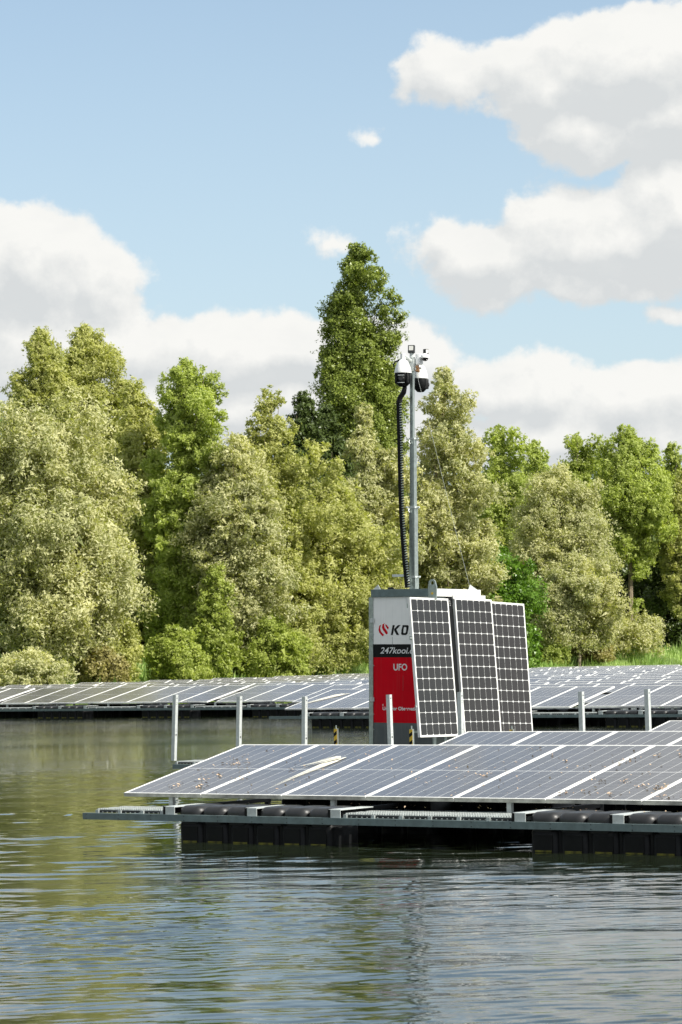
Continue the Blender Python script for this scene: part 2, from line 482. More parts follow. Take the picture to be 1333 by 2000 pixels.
def norm(v): return v / (np.linalg.norm(v, axis=1, keepdims=True) + 1e-9)


def quads_mesh(name, P, A, B, tint, m):
    """diamond leaves: centre P, half long axis A, half short axis B"""
    n = len(P); TOT[0] += n * 2
    v = np.empty((n, 4, 3)); v[:, 0] = P - A; v[:, 1] = P + B; v[:, 2] = P + A; v[:, 3] = P - B
    return soup(name, v, 4, tint, m)


def tris_mesh(name, P, A, B, tint, m):
    """one triangle per leaf: blunt end at P - A, tip at P + A"""
    n = len(P); TOT[0] += n
    v = np.empty((n, 3, 3)); v[:, 0] = P - A * .7 + B; v[:, 1] = P + A * 1.2; v[:, 2] = P - A * .7 - B
    return soup(name, v, 3, tint, m)


def soup(name, v, k, tint, m):
    n = len(v); me = bpy.data.meshes.new(name)
    me.vertices.add(n * k); me.vertices.foreach_set('co', v.astype(np.float32).ravel())
    me.loops.add(n * k); me.loops.foreach_set('vertex_index', np.arange(n * k, dtype=np.int32))
    me.polygons.add(n); me.polygons.foreach_set('loop_start', np.arange(0, n * k, k, dtype=np.int32))
    at_ = me.attributes.new('tint', 'FLOAT', 'POINT'); at_.data.foreach_set('value', np.repeat(tint, k).astype(np.float32))
    me.materials.append(m); me.update(); me.validate()
    return me


def leaves(lobes, n, size, m, rng, name, droop=0.3, bias=0.35, nsub=16, subr=0.34, aspect=0.5, spread=0.95):
    """lobes Kx4 (x,y,z,r) -> leaf mesh: lobe > twig clump > tuft > leaf, with soft ragged edges at every level"""
    L = np.asarray(lobes, float); K = len(L)
    w = L[:, 3] ** 2; w /= w.sum()
    sd = unit(K * nsub, rng); sd[:, 2] = sd[:, 2] * 0.9 + 0.15; sd = norm(sd)
    rl = np.repeat(L[:, 3], nsub)
    sc = np.repeat(L[:, :3], nsub, 0) + sd * (rl * rng.uniform(0.45, 0.92, K * nsub))[:, None]
    sr_ = rl * subr * rng.uniform(0.6, 1.35, K * nsub)
    # tufts
    nt = 12; q = np.repeat(np.arange(K * nsub), nt); td = norm(unit(len(q), rng) * .9 + sd[q] * .55)
    tp = sc[q] + td * (sr_[q] * rng.uniform(.45, 1.2, len(q)))[:, None]; tr_ = sr_[q] * rng.uniform(.26, .52, len(q))
    tt = rng.random(len(q))
    n2 = int(n * 1.5)
    li = rng.choice(K, n2, p=w); si = li * nsub + rng.integers(0, nsub, n2)
    keep = (sd[si][:, 1] < 0.25) | (rng.random(n2) < bias)
    li = li[keep][:n]; si = si[keep][:n]; n = len(li)
    ti = si * nt + rng.integers(0, nt, n)
    off = rng.normal(size=(n, 3)) * .64; off[:, 2] *= .9
    P = tp[ti] + off * tr_[ti][:, None]
    nor = norm(td[ti] * 0.45 + sd[si] * 0.5 + np.array([0, 0, .25]) + unit(n, rng) * spread)
    dn = np.zeros((n, 3)); dn[:, 2] = -1
    ax = norm(np.cross(nor, unit(n, rng))) + dn * droop + td[ti] * .3
    ax = norm(ax - nor * (ax * nor).sum(1, keepdims=True))
    bx = np.cross(nor, ax)
    s = size * rng.uniform(0.55, 1.3, n)
    ins = rng.random(n) < 0.06
    P[ins] = L[li[ins], :3] + unit(ins.sum(), rng) * (L[li[ins], 3] * rng.uniform(0.1, 0.7, ins.sum()))[:, None]
    s[ins] *= 2.4
    ct = rng.random(K * nsub); lt = rng.random(K)
    tint = np.clip(0.26 * ct[si] + 0.32 * lt[li] + .18 * tt[ti] + 0.34 * rng.random(n) - 0.05, 0, 1)
    return tris_mesh(name, P, ax * (s / 2)[:, None], bx * (s * aspect / 2)[:, None], tint, m)


def crown_lobes(base, prof, nl, rng, lr=0.40, flat=0.8, lean=0.0, ry=1.0):
    """prof: list of (height, radius)"""
    hs = np.array([p[0] for p in prof]); rs = np.array([p[1] for p in prof])
    zz = np.linspace(hs[0], hs[-1], 200); rz = np.interp(zz, hs, rs); cw = np.cumsum(rz ** 1.2 + .15); cw /= cw[-1]
    out = []
    for k in range(nl):
        z = np.interp((k + rng.random()) / nl, cw, zz); R = np.interp(z, hs, rs)
        a = rng.uniform(0, 2 * math.pi); r = max(0.30, R * lr * rng.uniform(0.7, 1.3)); r = min(r, 1.9)
        rad = max(0.0, R - r * 0.75) * math.sqrt(rng.uniform(0.4, 1.0))
        out.append((base[0] + lean * z + rad * math.cos(a), base[1] + rad * math.sin(a) * ry, base[2] + z, r))
    z = hs[-1]
    while z > hs[0]:          # lobes along the leader keep the crown closed up to its tip
        R = np.interp(z, hs, rs); r = max(.4, min(R * .62, 1.9))
        out.append((base[0] + lean * z + rng.normal() * .12 * R, base[1] - .2 * R, base[2] + z, r)); z -= r * .8
    return out


def trunk_mesh(base, h, r0, lobes, rng, nl=7, lean=0.0, m=None, fork=0.25):
    mb = MB(); pts = []; n = 7
    wob = rng.normal(size=(n, 2)) * 0.12
    for i in range(n):
        z = h * i / (n - 1)
        pts.append(Vector((base[0] + lean * z + wob[i, 0] * (i > 0), base[1] + wob[i, 1] * (i > 0), base[2] - 0.3 * (i == 0) + z)))
    mb.tube(pts, [r0 * .8 * (1 - 0.82 * i / (n - 1)) for i in range(n)], 7)
    idx = rng.permutation(len(lobes))[:nl * 2]
    for i in idx:
        L = lobes[i]; zz = L[2] - base[2]
        f = min(max(fork + 0.45 * zz / h, 0.1), 0.85) * (n - 1); f = min(f, zz / h * (n - 1) * 0.85)
        k = int(f); p0 = pts[k].lerp(pts[min(k + 1, n - 1)], f - k)
        p1 = Vector(L[:3]); p1 += Vector((rng.normal() * .3, -0.85, .25)) * L[3] * (rng.random() < .45); midp = p0.lerp(p1, 0.5) + Vector((0, 0, 0.12 * (p1 - p0).length)) * (1 if rng.random() < .6 else -0.5)
        rr = r0 * 0.36 * (1 - 0.5 * zz / h)
        mb.tube([p0, midp, p1], [rr, rr * 0.6, rr * 0.2], 5)
    return mb.mesh('trunk', m or M_BARK, True)


def tree(name, label, cat, x, Y, ytop, width, m, n, size, prof=None, ybot=None, seed=0, nl=26, group=None, droop=0.45,
         lr=0.40, lean=0.0, extra=None, bark=None, trunk_r=None, aspect=0.44, nsub=18, subr=0.31, spread=0.95):
    rng = np.random.default_rng(seed)
    g = at(x, 1300, Y); gz = float(ground_z(g.x, g.y)); gz = max(gz, 0.2)
    top = at(x, ytop, Y).z; H = top - gz; R = width / 2 / FPX * Y * 1.20
    z0 = 0.12 if ybot is None else max(0.05, (at(x, ybot, Y).z - gz) / H)
    prof = prof or [(0, .55), (.25, .9), (.5, 1), (.75, .78), (.93, .38), (1, .1)]
    pf = [((z0 + (1 - z0) * a) * (H - 0.25), b * R) for a, b in prof]
    base = (g.x, g.y, gz)
    lobes = crown_lobes(base, pf, int(nl * 1.25), rng, lr, lean=lean)
    if extra:
        for (ex, ey, er) in extra:
            p = at(ex, ey, Y); lobes.append((p.x, p.y - 0.8 + rng.uniform(-.6, .6), p.z, er / FPX * Y))
    root = empty(name, base, label=label, cat=cat, group=group)
    Mi = Matrix.Translation(-Vector(base))
    tm = trunk_mesh(base, H * 0.9, trunk_r or max(0.12, H * 0.018), lobes, rng, 7, lean, bark)
    tm.transform(Mi); link('trunk', tm, root)
    cm = leaves(lobes, int(n * 1.92), size * .62, m, rng, 'crown', droop, aspect=aspect, nsub=nsub, subr=subr, spread=spread)
    cm.transform(Mi); link('crown', cm, root)
    return root


K = 1000
DOME = [(0, .62), (.2, .9), (.45, 1), (.7, .86), (.88, .55), (1, .2)]
CONE = [(0, .85), (.25, 1), (.5, .84), (.75, .60), (.92, .36), (1, .20)]
SLIM = [(0, .9), (.3, 1), (.6, .90), (.8, .72), (.93, .50), (1, .30)]
G1 = 'willows along the near shore of the wood'
tree('willow_tree', 'big pale silvery willow at the left edge, its crown hanging down to the far panels', 'tree', 80, 113, 818, 370, L_PALE, 95 * K, .27, DOME, 1335, 1, 46,
     extra=[(30, 860, 75), (150, 850, 80), (215, 960, 60), (60, 1000, 90), (180, 1060, 75), (230, 1100, 45), (20, 1120, 70), (60, 1240, 55), (110, 1290, 45), (150, 930, 70), (225, 1140, 30), (90, 900, 80), (195, 1285, 38), (140, 1312, 32), (60, 1312, 38), (0, 1312, 36)])
tree('willow_tree', 'silver willow half cut off by the left border, in front of the tall pair', 'tree', -60, 116, 835, 230, L_PALE, 30 * K, .27, DOME, 1340, 2, 24)
tree('willow_tree', 'slender round-topped willow, left one of the tall pair at the left', 'tree', 92, 134, 643, 150, L_OLIVE, 42 * K, .24, SLIM, 980, 3, 40, extra=[(60, 760, 34), (130, 760, 32), (95, 690, 34)], lr=.36)
tree('willow_tree', 'slender round-topped willow, right one of the tall pair at the left', 'tree', 185, 137, 640, 185, L_OLIVE, 48 * K, .24, SLIM, 980, 4, 40, extra=[(165, 675, 36), (225, 720, 34), (250, 790, 40), (150, 700, 26)], lr=.36)
tree('broadleaf_tree', 'bright green tree showing only a sliver at the left border', 'tree', -15, 140, 770, 110, L_DEEP, 12 * K, .24, DOME, 1000, 5, 16)
tree('willow_tree', 'olive willow between the tall pair and the bright feathery tree', 'tree', 272, 127, 745, 180, L_OLIVE, 50 * K, .25, DOME, 1300, 6, 34,
     extra=[(300, 930, 44), (330, 990, 40), (290, 860, 48), (375, 1085, 32), (320, 1120, 40), (350, 1180, 34), (300, 1030, 44)])
tree('willow_tree', 'bright green feathery willow with a pointed top, right of the tall pair', 'tree', 372, 124, 706, 165, L_GREEN, 58 * K, .25, SLIM, 1290, 7, 38,
     extra=[(420, 830, 30), (410, 900, 42), (450, 1000, 45), (330, 775, 30), (420, 770, 26), (400, 745, 26), (395, 795, 36), (345, 740, 22), (400, 1060, 40)], lr=.34)
tree('willow_tree', 'pale green willow filling the bank left of centre', 'tree', 470, 123, 850, 200, L_PALE, 55 * K, .25, DOME, 1300, 8, 34,
     extra=[(470, 900, 50), (520, 980, 46), (500, 1060, 46), (440, 1130, 50), (520, 1150, 46), (560, 1200, 36), (480, 1190, 40)])
tree('willow_tree', 'yellowish willow with a cone-shaped top, left of the dark tree', 'tree', 540, 126, 760, 210, L_OLIVE, 55 * K, .25, CONE, 1300, 9, 36,
     extra=[(600, 920, 38), (620, 880, 26), (570, 1000, 48), (640, 1020, 44), (650, 930, 34)])
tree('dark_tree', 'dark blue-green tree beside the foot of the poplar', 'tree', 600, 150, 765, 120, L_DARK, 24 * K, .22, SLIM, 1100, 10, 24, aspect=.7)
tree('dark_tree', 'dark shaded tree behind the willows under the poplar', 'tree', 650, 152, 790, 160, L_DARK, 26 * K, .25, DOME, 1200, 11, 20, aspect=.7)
# poplar: many upright columns of leaves
POP = [(0, .82), (.12, .98), (.3, 1), (.5, .92), (.62, .80), (.78, .62), (.9, .46), (1, .16)]
tree('poplar_tree', 'tall dark green poplar towering over the wood behind the camera mast', 'tree', 710, 156, 476, 168, L_POP, 118 * K, .19, POP, 1050, 12, 90,
     extra=[(770, 590, 16), (776, 625, 18), (774, 665, 18), (700, 500, 20), (722, 505, 18), (690, 540, 24), (735, 545, 24), (645, 650, 18), (648, 690, 20), (642, 740, 20),
            (742, 570, 24), (752, 615, 28), (750, 668, 32), (762, 715, 28), (674, 590, 22), (670, 640, 24), (664, 700, 28), (648, 770, 24), (700, 800, 45), (760, 800, 34), (740, 860, 34), (650, 800, 26)], lr=.34, bark=M_BARKP, aspect=.85, nsub=14, subr=.4, trunk_r=.3)
tree('willow_tree', 'pale cone-topped willow in front of the poplar, left of the mast', 'tree', 722, 132, 792, 150, L_PALE, 60 * K, .24, CONE, 1310, 13, 36,
     extra=[(760, 900, 30), (790, 930, 34), (740, 980, 40), (690, 960, 34), (785, 1010, 38), (800, 1080, 34), (700, 880, 28)], lr=.36)
tree('willow_tree', 'broad pale willow behind the left side of the cabinet', 'tree', 655, 128, 935, 230, L_OLIVE, 62 * K, .25, DOME, 1295, 14, 38,
     extra=[(600, 1080, 46), (700, 1060, 50), (680, 1140, 46), (750, 1120, 44), (620, 1180, 40), (770, 1060, 36)])
tree('willow_tree', 'tall cone-shaped willow just right of the mast', 'tree', 880, 134, 718, 190, L_PALE, 62 * K, .24, CONE, 1250, 15, 40,
     extra=[(860, 760, 20), (905, 800, 30), (870, 860, 44), (930, 880, 34), (900, 1040, 48), (950, 970, 36), (850, 980, 34), (940, 1050, 34)], lr=.36)
tree('broadleaf_tree', 'fresh green tree right of the tall cone-shaped willow', 'tree', 990, 162, 832, 130, L_GREEN, 34 * K, .24, DOME, 1200, 16, 26,
     extra=[(1000, 850, 16), (960, 860, 22), (1020, 880, 24)], aspect=.55)
tree('broadleaf_tree', 'small round green treetop behind the dome-shaped willow', 'tree', 1058, 176, 862, 110, L_GREEN, 18 * K, .24, DOME, 1100, 17, 14, aspect=.55)
tree('broadleaf_tree', 'yellow-green tree with two round tops on the right skyline', 'tree', 1140, 170, 850, 140, L_YEL, 32 * K, .24, DOME, 1150, 18, 26,
     extra=[(1115, 868, 18), (1160, 872, 20), (1180, 900, 22)], aspect=.55)
tree('willow_tree', 'dome-shaped pale willow right of the cabinet', 'tree', 1102, 151, 908, 205, L_PALE, 62 * K, .24, DOME, 1230, 19, 36,
     extra=[(1060, 960, 40), (1140, 970, 42), (1165, 1040, 30), (1120, 1080, 40), (1050, 1060, 36)])
tree('willow_tree', 'pale weeping willow below the dome-shaped one, over the right bank', 'tree', 1130, 147, 1085, 180, L_PALE, 40 * K, .24, DOME, 1262, 20, 26,
     extra=[(1180, 1160, 40), (1190, 1200, 34), (1120, 1150, 44)])
tree('willow_tree', 'tall green willow with an open crown near the right border', 'tree', 1238, 157, 832, 150, L_GREEN, 46 * K, .24, DOME, 1090, 21, 30,
     extra=[(1270, 990, 34), (1300, 1035, 26), (1240, 880, 30), (1215, 940, 30), (1260, 1070, 22), (1245, 1120, 20), (1240, 1180, 16)], aspect=.5)
tree('broadleaf_tree', 'yellow-green tree cut off by the right border', 'tree', 1325, 165, 866, 110, L_YEL, 22 * K, .24, DOME, 1150, 22, 20, aspect=.55)
tree('broadleaf_tree', 'olive tree at the right border below the skyline', 'tree', 1345, 158, 925, 110, L_OLIVE, 20 * K, .24, DOME, 1200, 23, 18, aspect=.5)
tree('broadleaf_tree', 'deep green glossy broadleaf tree directly behind the right side of the cabinet', 'tree', 955, 138, 1062, 210, L_DEEP, 42 * K, .24, DOME, 1300, 24, 28,
     extra=[(900, 1110, 26), (1010, 1110, 28), (990, 1180, 40)], aspect=.65)
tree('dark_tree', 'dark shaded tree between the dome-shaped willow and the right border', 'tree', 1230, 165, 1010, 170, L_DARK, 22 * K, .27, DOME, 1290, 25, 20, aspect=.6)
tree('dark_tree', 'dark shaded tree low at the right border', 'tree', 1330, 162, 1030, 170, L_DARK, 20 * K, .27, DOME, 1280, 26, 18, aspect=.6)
# bushes at the waterline
BD = [(0, .8), (.3, 1), (.6, .9), (.85, .6), (1, .25)]


def bush(label, x, Y, yt, w, m, n, seed, group=None, size=.2):
    return tree('bush', label, 'bush', x, Y, yt, w, m, n, size, BD, None, seed, 16, group, trunk_r=.06, aspect=.5)


bush('olive bush at the water edge right of the big silvery willow', 215, 113.5, 1178, 120, L_OLIVE, 14 * K, 31)
bush('rusty brown low bush under the olive bush at the left', 195, 112, 1262, 110, L_BROWN, 9 * K, 32)
bush('round yellow-green bush on the bank, left of the golden one', 345, 117, 1222, 130, L_YEL, 17 * K, 33)
bush('golden-leaved bush in the shade above the yellow-green bush', 425, 121, 1105, 90, L_YEL, 10 * K, 34)
bush('wide yellow-green bush on the bank left of the cabinet', 528, 122.5, 1205, 150, L_YEL, 20 * K, 35)
bush('green bush in the shade left of the cabinet top', 640, 127, 1200, 120, L_OLIVE, 12 * K, 36)
bush('small yellow bush on the grass right of the cabinet', 1078, 146, 1240, 75, L_YEL, 8 * K, 37)
bush('low pale bush under the big silvery willow at the left edge', 50, 107.5, 1276, 170, L_PALE, 14 * K, 30)
bush('pale rounded bush on the right bank', 1225, 153, 1205, 150, L_PALE, 16 * K, 38)
bush('brownish bush on the grass below the weeping willow', 1160, 150, 1240, 90, L_BROWN, 8 * K, 39)

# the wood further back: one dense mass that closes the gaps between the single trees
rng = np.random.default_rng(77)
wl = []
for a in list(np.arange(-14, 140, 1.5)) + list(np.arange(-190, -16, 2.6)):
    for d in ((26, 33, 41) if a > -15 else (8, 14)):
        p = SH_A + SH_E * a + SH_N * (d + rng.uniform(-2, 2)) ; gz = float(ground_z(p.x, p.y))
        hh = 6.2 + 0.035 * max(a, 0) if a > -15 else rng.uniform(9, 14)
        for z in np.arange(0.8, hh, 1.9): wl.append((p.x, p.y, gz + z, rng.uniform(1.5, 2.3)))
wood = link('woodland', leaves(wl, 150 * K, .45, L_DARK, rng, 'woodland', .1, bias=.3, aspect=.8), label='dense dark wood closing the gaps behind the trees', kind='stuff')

# grass strip on the bank
n = 110 * K
a = rng.uniform(-6, 78, n); d = rng.uniform(0.0, 9, n) - 0.9
gx = SH_A.x + a * SH_E.x + d * SH_N.x; gy = SH_A.y + a * SH_E.y + d * SH_N.y; gz = ground_z(gx, gy)
ok = gz > -0.05; gx, gy, gz, a, d = gx[ok], gy[ok], gz[ok], a[ok], d[ok]; n = len(gx)
hgt = rng.uniform(.15, .6, n) * (0.75 + .3 * np.sin(a * 1.3) * np.sin(d + a * .4) + .25 * np.sin(a * 4.1 + 2) * np.sin(a * 1.7)) * np.where(rng.random(n) < .03, 1.7, 1)
tip = np.stack([rng.normal(0, .28, n), rng.normal(0, .28, n), np.ones(n)], 1); tip = norm(tip)
side = norm(np.stack([np.cos(a * 7 + 3), .35 * np.sin(a * 11), np.zeros(n)], 1) + .2 * unit(n, rng))
P = np.stack([gx, gy, gz], 1) + tip * (hgt / 2)[:, None]
tint = np.clip(.42 + .2 * np.sin(a * .8 + 1) + .2 * np.sin(a * 2.9 + d) + rng.normal(0, .28, n), 0, 1)
link('grass', quads_mesh('grass', P, tip * (hgt / 2)[:, None], side * (hgt * .045)[:, None], tint, L_GRASS), label='lush green reed grass along the far bank', kind='stuff')

# ------------------------------------------------------------------ solar rows
PW, PL, PITCHW = 1.0, 1.98, 1.0103
LEGP = EPS


def frame_mesh(mside=M_ALUD, lip=.020, h=.036):
    b = MB(); w = PW; l = PL
    b.box(0, w, 0, lip, -h, 0.002); b.box(0, w, l - lip, l, -h, 0.002)
    b.box(0, lip, lip, l - lip, -h, 0.002); b.box(w - lip, w, lip, l - lip, -h, 0.002)
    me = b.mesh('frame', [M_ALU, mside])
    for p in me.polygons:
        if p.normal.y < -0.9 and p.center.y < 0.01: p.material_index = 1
    return me


FRAME = frame_mesh()
b = MB(); b.box(.018, PW - .018, .018, PL - .018, -.010, -.0006); BACK = b.mesh('solar_panel', M_BACK)
strings = []
cw = (PW - .020 * 2 - .010) / 6
for i in range(6):
    for j in (0, 1):
        x0 = .025 + i * cw; y0 = .026 if j == 0 else PL / 2 + .006; y1 = PL / 2 - .006 if j == 0 else PL - .026
        b = MB(); b.add([(x0 + .0029, y0, 0), (x0 + cw - .0029, y0, 0), (x0 + cw - .0029, y1, 0), (x0 + .0029, y1, 0)], [(0, 1, 2, 3)]); strings.append(b.mesh('cell_string', M_CELL))
# far panel: the same panel as one mesh
b = MB(); lip = .02
b.box(0, PW, 0, lip, -.036, .002, 0); b.box(0, PW, PL - lip, PL, -.036, .002, 0); b.box(0, lip, lip, PL - lip, -.036, .002, 0); b.box(PW - lip, PW, lip, PL - lip, -.036, .002, 0)
b.box(.018, PW - .018, .018, PL - .018, -.010, -.0006, 1)
for i in range(6):
    for j in (0, 1):
        x0 = .025 + i * cw; y0 = .026 if j == 0 else PL / 2 + .006; y1 = PL / 2 - .006 if j == 0 else PL - .026
        b.add([(x0 + .0029, y0, 0), (x0 + cw - .0029, y0, 0), (x0 + cw - .0029, y1, 0), (x0 + .0029, y1, 0)], [(0, 1, 2, 3)], 2)
FARP = b.mesh('solar_panel', [M_ALU, M_BACK, M_CELLFAR])

# pontoon float: black blow-moulded body with six rounded lobes on top; x along the row, y backwards
def pontoon_meshes():
    b = MB(); L = 1.87; lw = L / 6
    for i in range(6): b.rbox(i * lw + .010, (i + 1) * lw - .010, 0, .46, -.25, .20, .05)
    b.box(.02, L - .02, .03, .43, -.2, .18)
    for i in range(6): b.box(i * lw + .06, (i + 1) * lw - .06, -.006, .01, -.1, .15)      # pressed panels in the front face
    body = b.mesh('pontoon', M_PLAST, True)
    g = MB(); g.box(.07, lw - .07, -.012, -.003, -.004, .012)
    alg = g.mesh('algae_line', M_ALGAE)
    return body, alg


PONT, ALGAE = pontoon_meshes()
def lobe_shape():
    b = MB(); x0, x1, y0, y1, r, n = .0, .290, .02, .50, .085, 6; zt = .348; vs = []; ring = []
    for cx, cy, a0 in ((x1 - r, y1 - r, 0), (x0 + r, y1 - r, 90), (x0 + r, y0 + r, 180), (x1 - r, y0 + r, 270)):
        for k in range(n + 1): a = math.radians(a0 + 90 * k / n); ring.append((cx, cy, math.cos(a), math.sin(a)))
    lev = [(.17, .80), (.215, .93), (.25, 1.0)] + [(zt - .065 + .065 * math.sin(math.radians(t)), 1 - .075 / r * (1 - math.cos(math.radians(t)))) for t in (0, 18, 36, 54, 70, 82)]
    for z, q in lev:
        for cx, cy, c, d in ring: vs.append((cx + c * r * q, cy + d * r * q, z))
    for cx, cy, c, d in ring: vs.append((cx - (cx - .145) * .35, cy - (cy - .26) * .35, zt + .001))
    Kk = len(ring); fs = []
    for j in range(len(lev)):
        for i in range(Kk): fs.append((j * Kk + i, j * Kk + (i + 1) % Kk, (j + 1) * Kk + (i + 1) % Kk, (j + 1) * Kk + i))
    fs.append(tuple(range(len(lev) * Kk, (len(lev) + 1) * Kk))); b.add(vs, fs); return b


b = lobe_shape(); LOBE = b.mesh('lobe', mat('float_lobe_plastic', (0.012, 0.0125, 0.013), 0.40, 0, 0.3, 8, 0.10, 80, spec=0.55, rvar=0.08), True)

b = MB(); b.box(0, .03, -.02, .0, .262, .338, 1); b.box(.03, .145, -.02, -.015, .262, .335, 0); b.box(.0, .145, -.015, .5, .332, .340, 0); b.box(.0, .004, -.02, .5, .262, .34, 1)
BRKT = b.mesh('cross_bracket', [M_GALVL, M_BLACK])


def grating_mesh(L):
    b = MB(); nseg = max(1, round(L / .33)); sw = L / nseg
    for k in range(3): b.box(0, L, .02 + k * .16, .14 + k * .16, .288, .294, 0)     # tread planks
    nt = int(L / .028)
    for k in range(nt):
        for q in range(3): b.box(k * .028, k * .028 + .013, .03 + q * .16, .13 + q * .16, .294, .304, 0)
    for k in range(nseg + 1):
        x = min(k * sw, L - .04); b.box(x, x + .04, -.004, .5, .258, .290, 0)
    b.box(0, L, .012, .02, .264, .288, 1)
    for k in range(int(L / .06)): b.box(.02 + k * .06, .032 + k * .06, .006, .012, .266, .274, 0)
    return b.mesh('walkway_grating', [M_TREAD, M_DARK])


GR19 = grating_mesh(1.92); GR10 = grating_mesh(.88)


def beam_mesh(L, h0=.198, h1=.262, bolts=True):
    b = MB(); b.box(0, L, 0, .05, h0, h1, 0)
    if bolts:
        x = .05
        while x < L:
            for z in (h0 + .012, h1 - .012): b.tube([(x, -.004, z), (x, 0.002, z)], .005, 6, 1)
            x += .42
    return b.mesh('float_beam', [M_BEAM, M_DARK])


ROT = -TH     # rotation of the row frame about z


b = MB(); b.box(-.016, .016, -.03, .03, -.004, .0055); CLAMP = b.mesh('module_clamp', M_ALU)


def row(label, s0, s1, t0, breaks=(), detail=1, floats=None, beam=None, zf=0.43, group=None, legs=True):
    """one mounted row of panels; local x along the row, y to the back. breaks: (index, gap) after which a gap follows"""
    root = empty('solar_panel_row', st(s0, t0, 0), (0, 0, ROT), label=label, cat='solar panels', group=group)
    x = 0.0; i = 0; L = s1 - s0; n = 0
    while x < L - 0.3:
        if detail == 2:
            p = link('solar_panel', BACK, root, (x, 0, zf), (LEGP, 0, 0))
            link('frame', FRAME, p)
            for sm in strings: link('cell_string', sm, p)
        else:
            j = (random.random() - .5) * .006
            p = link('solar_panel', FARP, root, (x, 0, zf + j), (LEGP + (random.random() - .5) * .004, 0, 0))
        x += PITCHW; n += 1
        for (bi, gap) in breaks:
            if n == bi: x += gap
    if detail == 2:       # module clamps in the joints
        k = PITCHW
        while k < L - .5:
            for yy in (.42, 1.55):
                link('module_clamp', CLAMP, root, (k - .005, yy * math.cos(LEGP), zf + yy * math.sin(LEGP)), (LEGP, 0, 0))
            k += PITCHW
    # rails and legs under the panels
    b = MB(); yb = PL * math.cos(LEGP); zb = PL * math.sin(LEGP)
    for yy in (.22, .78):
        b.box(0.05, x - .06, yb * yy - .02, yb * yy + .02, zf + zb * yy - .09, zf + zb * yy - .045, 0)
    k = 0.55
    while k < x:
        b.box(k, k + .05, .05, .09, .26, zf - .03, 1)
        b.box(k, k + .05, yb - .35, yb - .31, .2, zf + zb * .82 - .05, 0); b.box(k, k + .05, .09, yb - .3, .26, .30, 0)
        k += 2.02
    link('support_frame', b.mesh('support_frame', [M_DARK, M_GALVL]), root)
    if beam:
        bx0, bx1, by = beam
        link('float_beam', beam_mesh(bx1 - bx0), root, (bx0, by, 0))
        link('float_beam', beam_mesh(bx1 - bx0, bolts=False), root, (bx0, by + 1.2, 0))
        for (kind, fx) in floats:
            if kind == 'pontoon':
                link('pontoon', PONT, root, (fx, by + .055, 0))
                for q in range(6): link('algae_line', ALGAE, root, (fx + q * .3117, by + .055, 0))
                for q in range(6):
                    link('pontoon_lobe', LOBE, root, (fx + q * .294 + (.11 if q > 2 else 0), by + .02, 0), None)
                for bxx in (fx - .15, fx + 3 * .294 - .015, fx + 1.86): link('cross_bracket', BRKT, root, (bxx, by + .035, 0))
                link('rear_shade_float', PONT, root, (fx - .0, 1.1, .14)); link('rear_shade_float', PONT, root, (fx + 1.13, 1.55, .14))  # rear floats added and raised to keep the space under the panels dark
            elif kind == 'grating': link('walkway_grating', GR19, root, (fx, by + .055, 0))
            else: link('walkway_grating', GR10, root, (fx, by + .055, 0))
    return root


random.seed(5)
NS, NT0 = -19.416, 22.229
fl = [('short', .06), ('pontoon', 1.12), ('grating', 3.13), ('pontoon', 5.18), ('grating', 7.19), ('pontoon', 9.24)]
r1 = row('nearest row of dusty blue-grey panels with leaf litter, on black floats', NS, NS + 11.2, NT0, detail=2, beam=(-.065, 11.6, -.55), floats=fl)
r2 = row('second row of panels, mirroring the cabinet, just behind the nearest row', -19.12, -8.5, NT0 + 3.80, detail=2, beam=(.3, 10.5, -.55), floats=[('pontoon', 1.2), ('grating', 3.4), ('pontoon', 5.3), ('pontoon', 8.9)])
r3 = row('third row of panels, only its top corner showing at the right behind the second', -18.55, -9.5, NT0 + 7.42, detail=1, beam=(.3, 8.5, -.55), floats=[('pontoon', 1.2), ('pontoon', 5.3)])


def s_at(x, t): return at_t(x, 1330, t).dot(UV_)


ORD = ['front', 'second', 'third', 'fourth', 'fifth', 'sixth', 'seventh', 'eighth', 'ninth', 'tenth', 'eleventh', 'twelfth', 'thirteenth', 'fourteenth']
# left block of the far raft
t = 64.1
for j in range(12):
    s0 = -69.3; s1 = -49.1; fl = None; bm_ = None
    if j == 0:
        fl = []; x = 4.1 - 4.06
        x = 2.25
        while x < 20: fl.append(('pontoon', x)); fl.append(('grating', x + 2.01)); x += 4.06
        bm_ = (0, 20.6, -.55)
    off = 8 if j == 0 else (5 + j * 3) % 8 + 1
    row('%s row of the left block of far panels' % ORD[j], s0 + (.0 if j else .03), s1, t + 3.72 * j, breaks=[(off, .33), (off + 8, .33), (off + 16, .33)], floats=fl, beam=bm_)
t = 55.2
for j in range(14):
    s0 = -43.05 if j < 2 else -48.6
    tt = t + 3.72 * j
    s1 = s_at(1400, tt); fl = None; bm_ = None
    if j == 0:
        fl = []; x = 1.15
        while x < s1 - s0 - 1: fl.append(('pontoon', x)); fl.append(('grating', x + 2.01)); x += 4.06
        bm_ = (-.05, s1 - s0 + 1, -.55)
    off = 8 if j == 0 else (4 + j * 5) % 8 + 1
    row('%s row of the right block of far panels' % ORD[j], s0, s1, tt, breaks=[(off, .33), (off + 8, .33), (off + 16, .33), (off + 24, .33)], floats=fl, beam=bm_)

# ------------------------------------------------------------------ litter, droppings on the near row
rng = np.random.default_rng(9)
M_LITTER = leaf_mat('dry_leaf_litter', (0.16, 0.09, 0.04), (0.62, 0.48, 0.30), 0.05)
ce, se = math.cos(LEGP), math.sin(LEGP)


def on_panel(x, y, h=0.006):        # row-local slope coordinates -> world
    return st(NS, NT0, 0.43) + UV_ * x + VV_ * (y * ce - h * se) + Vector((0, 0, y * se + h * ce))


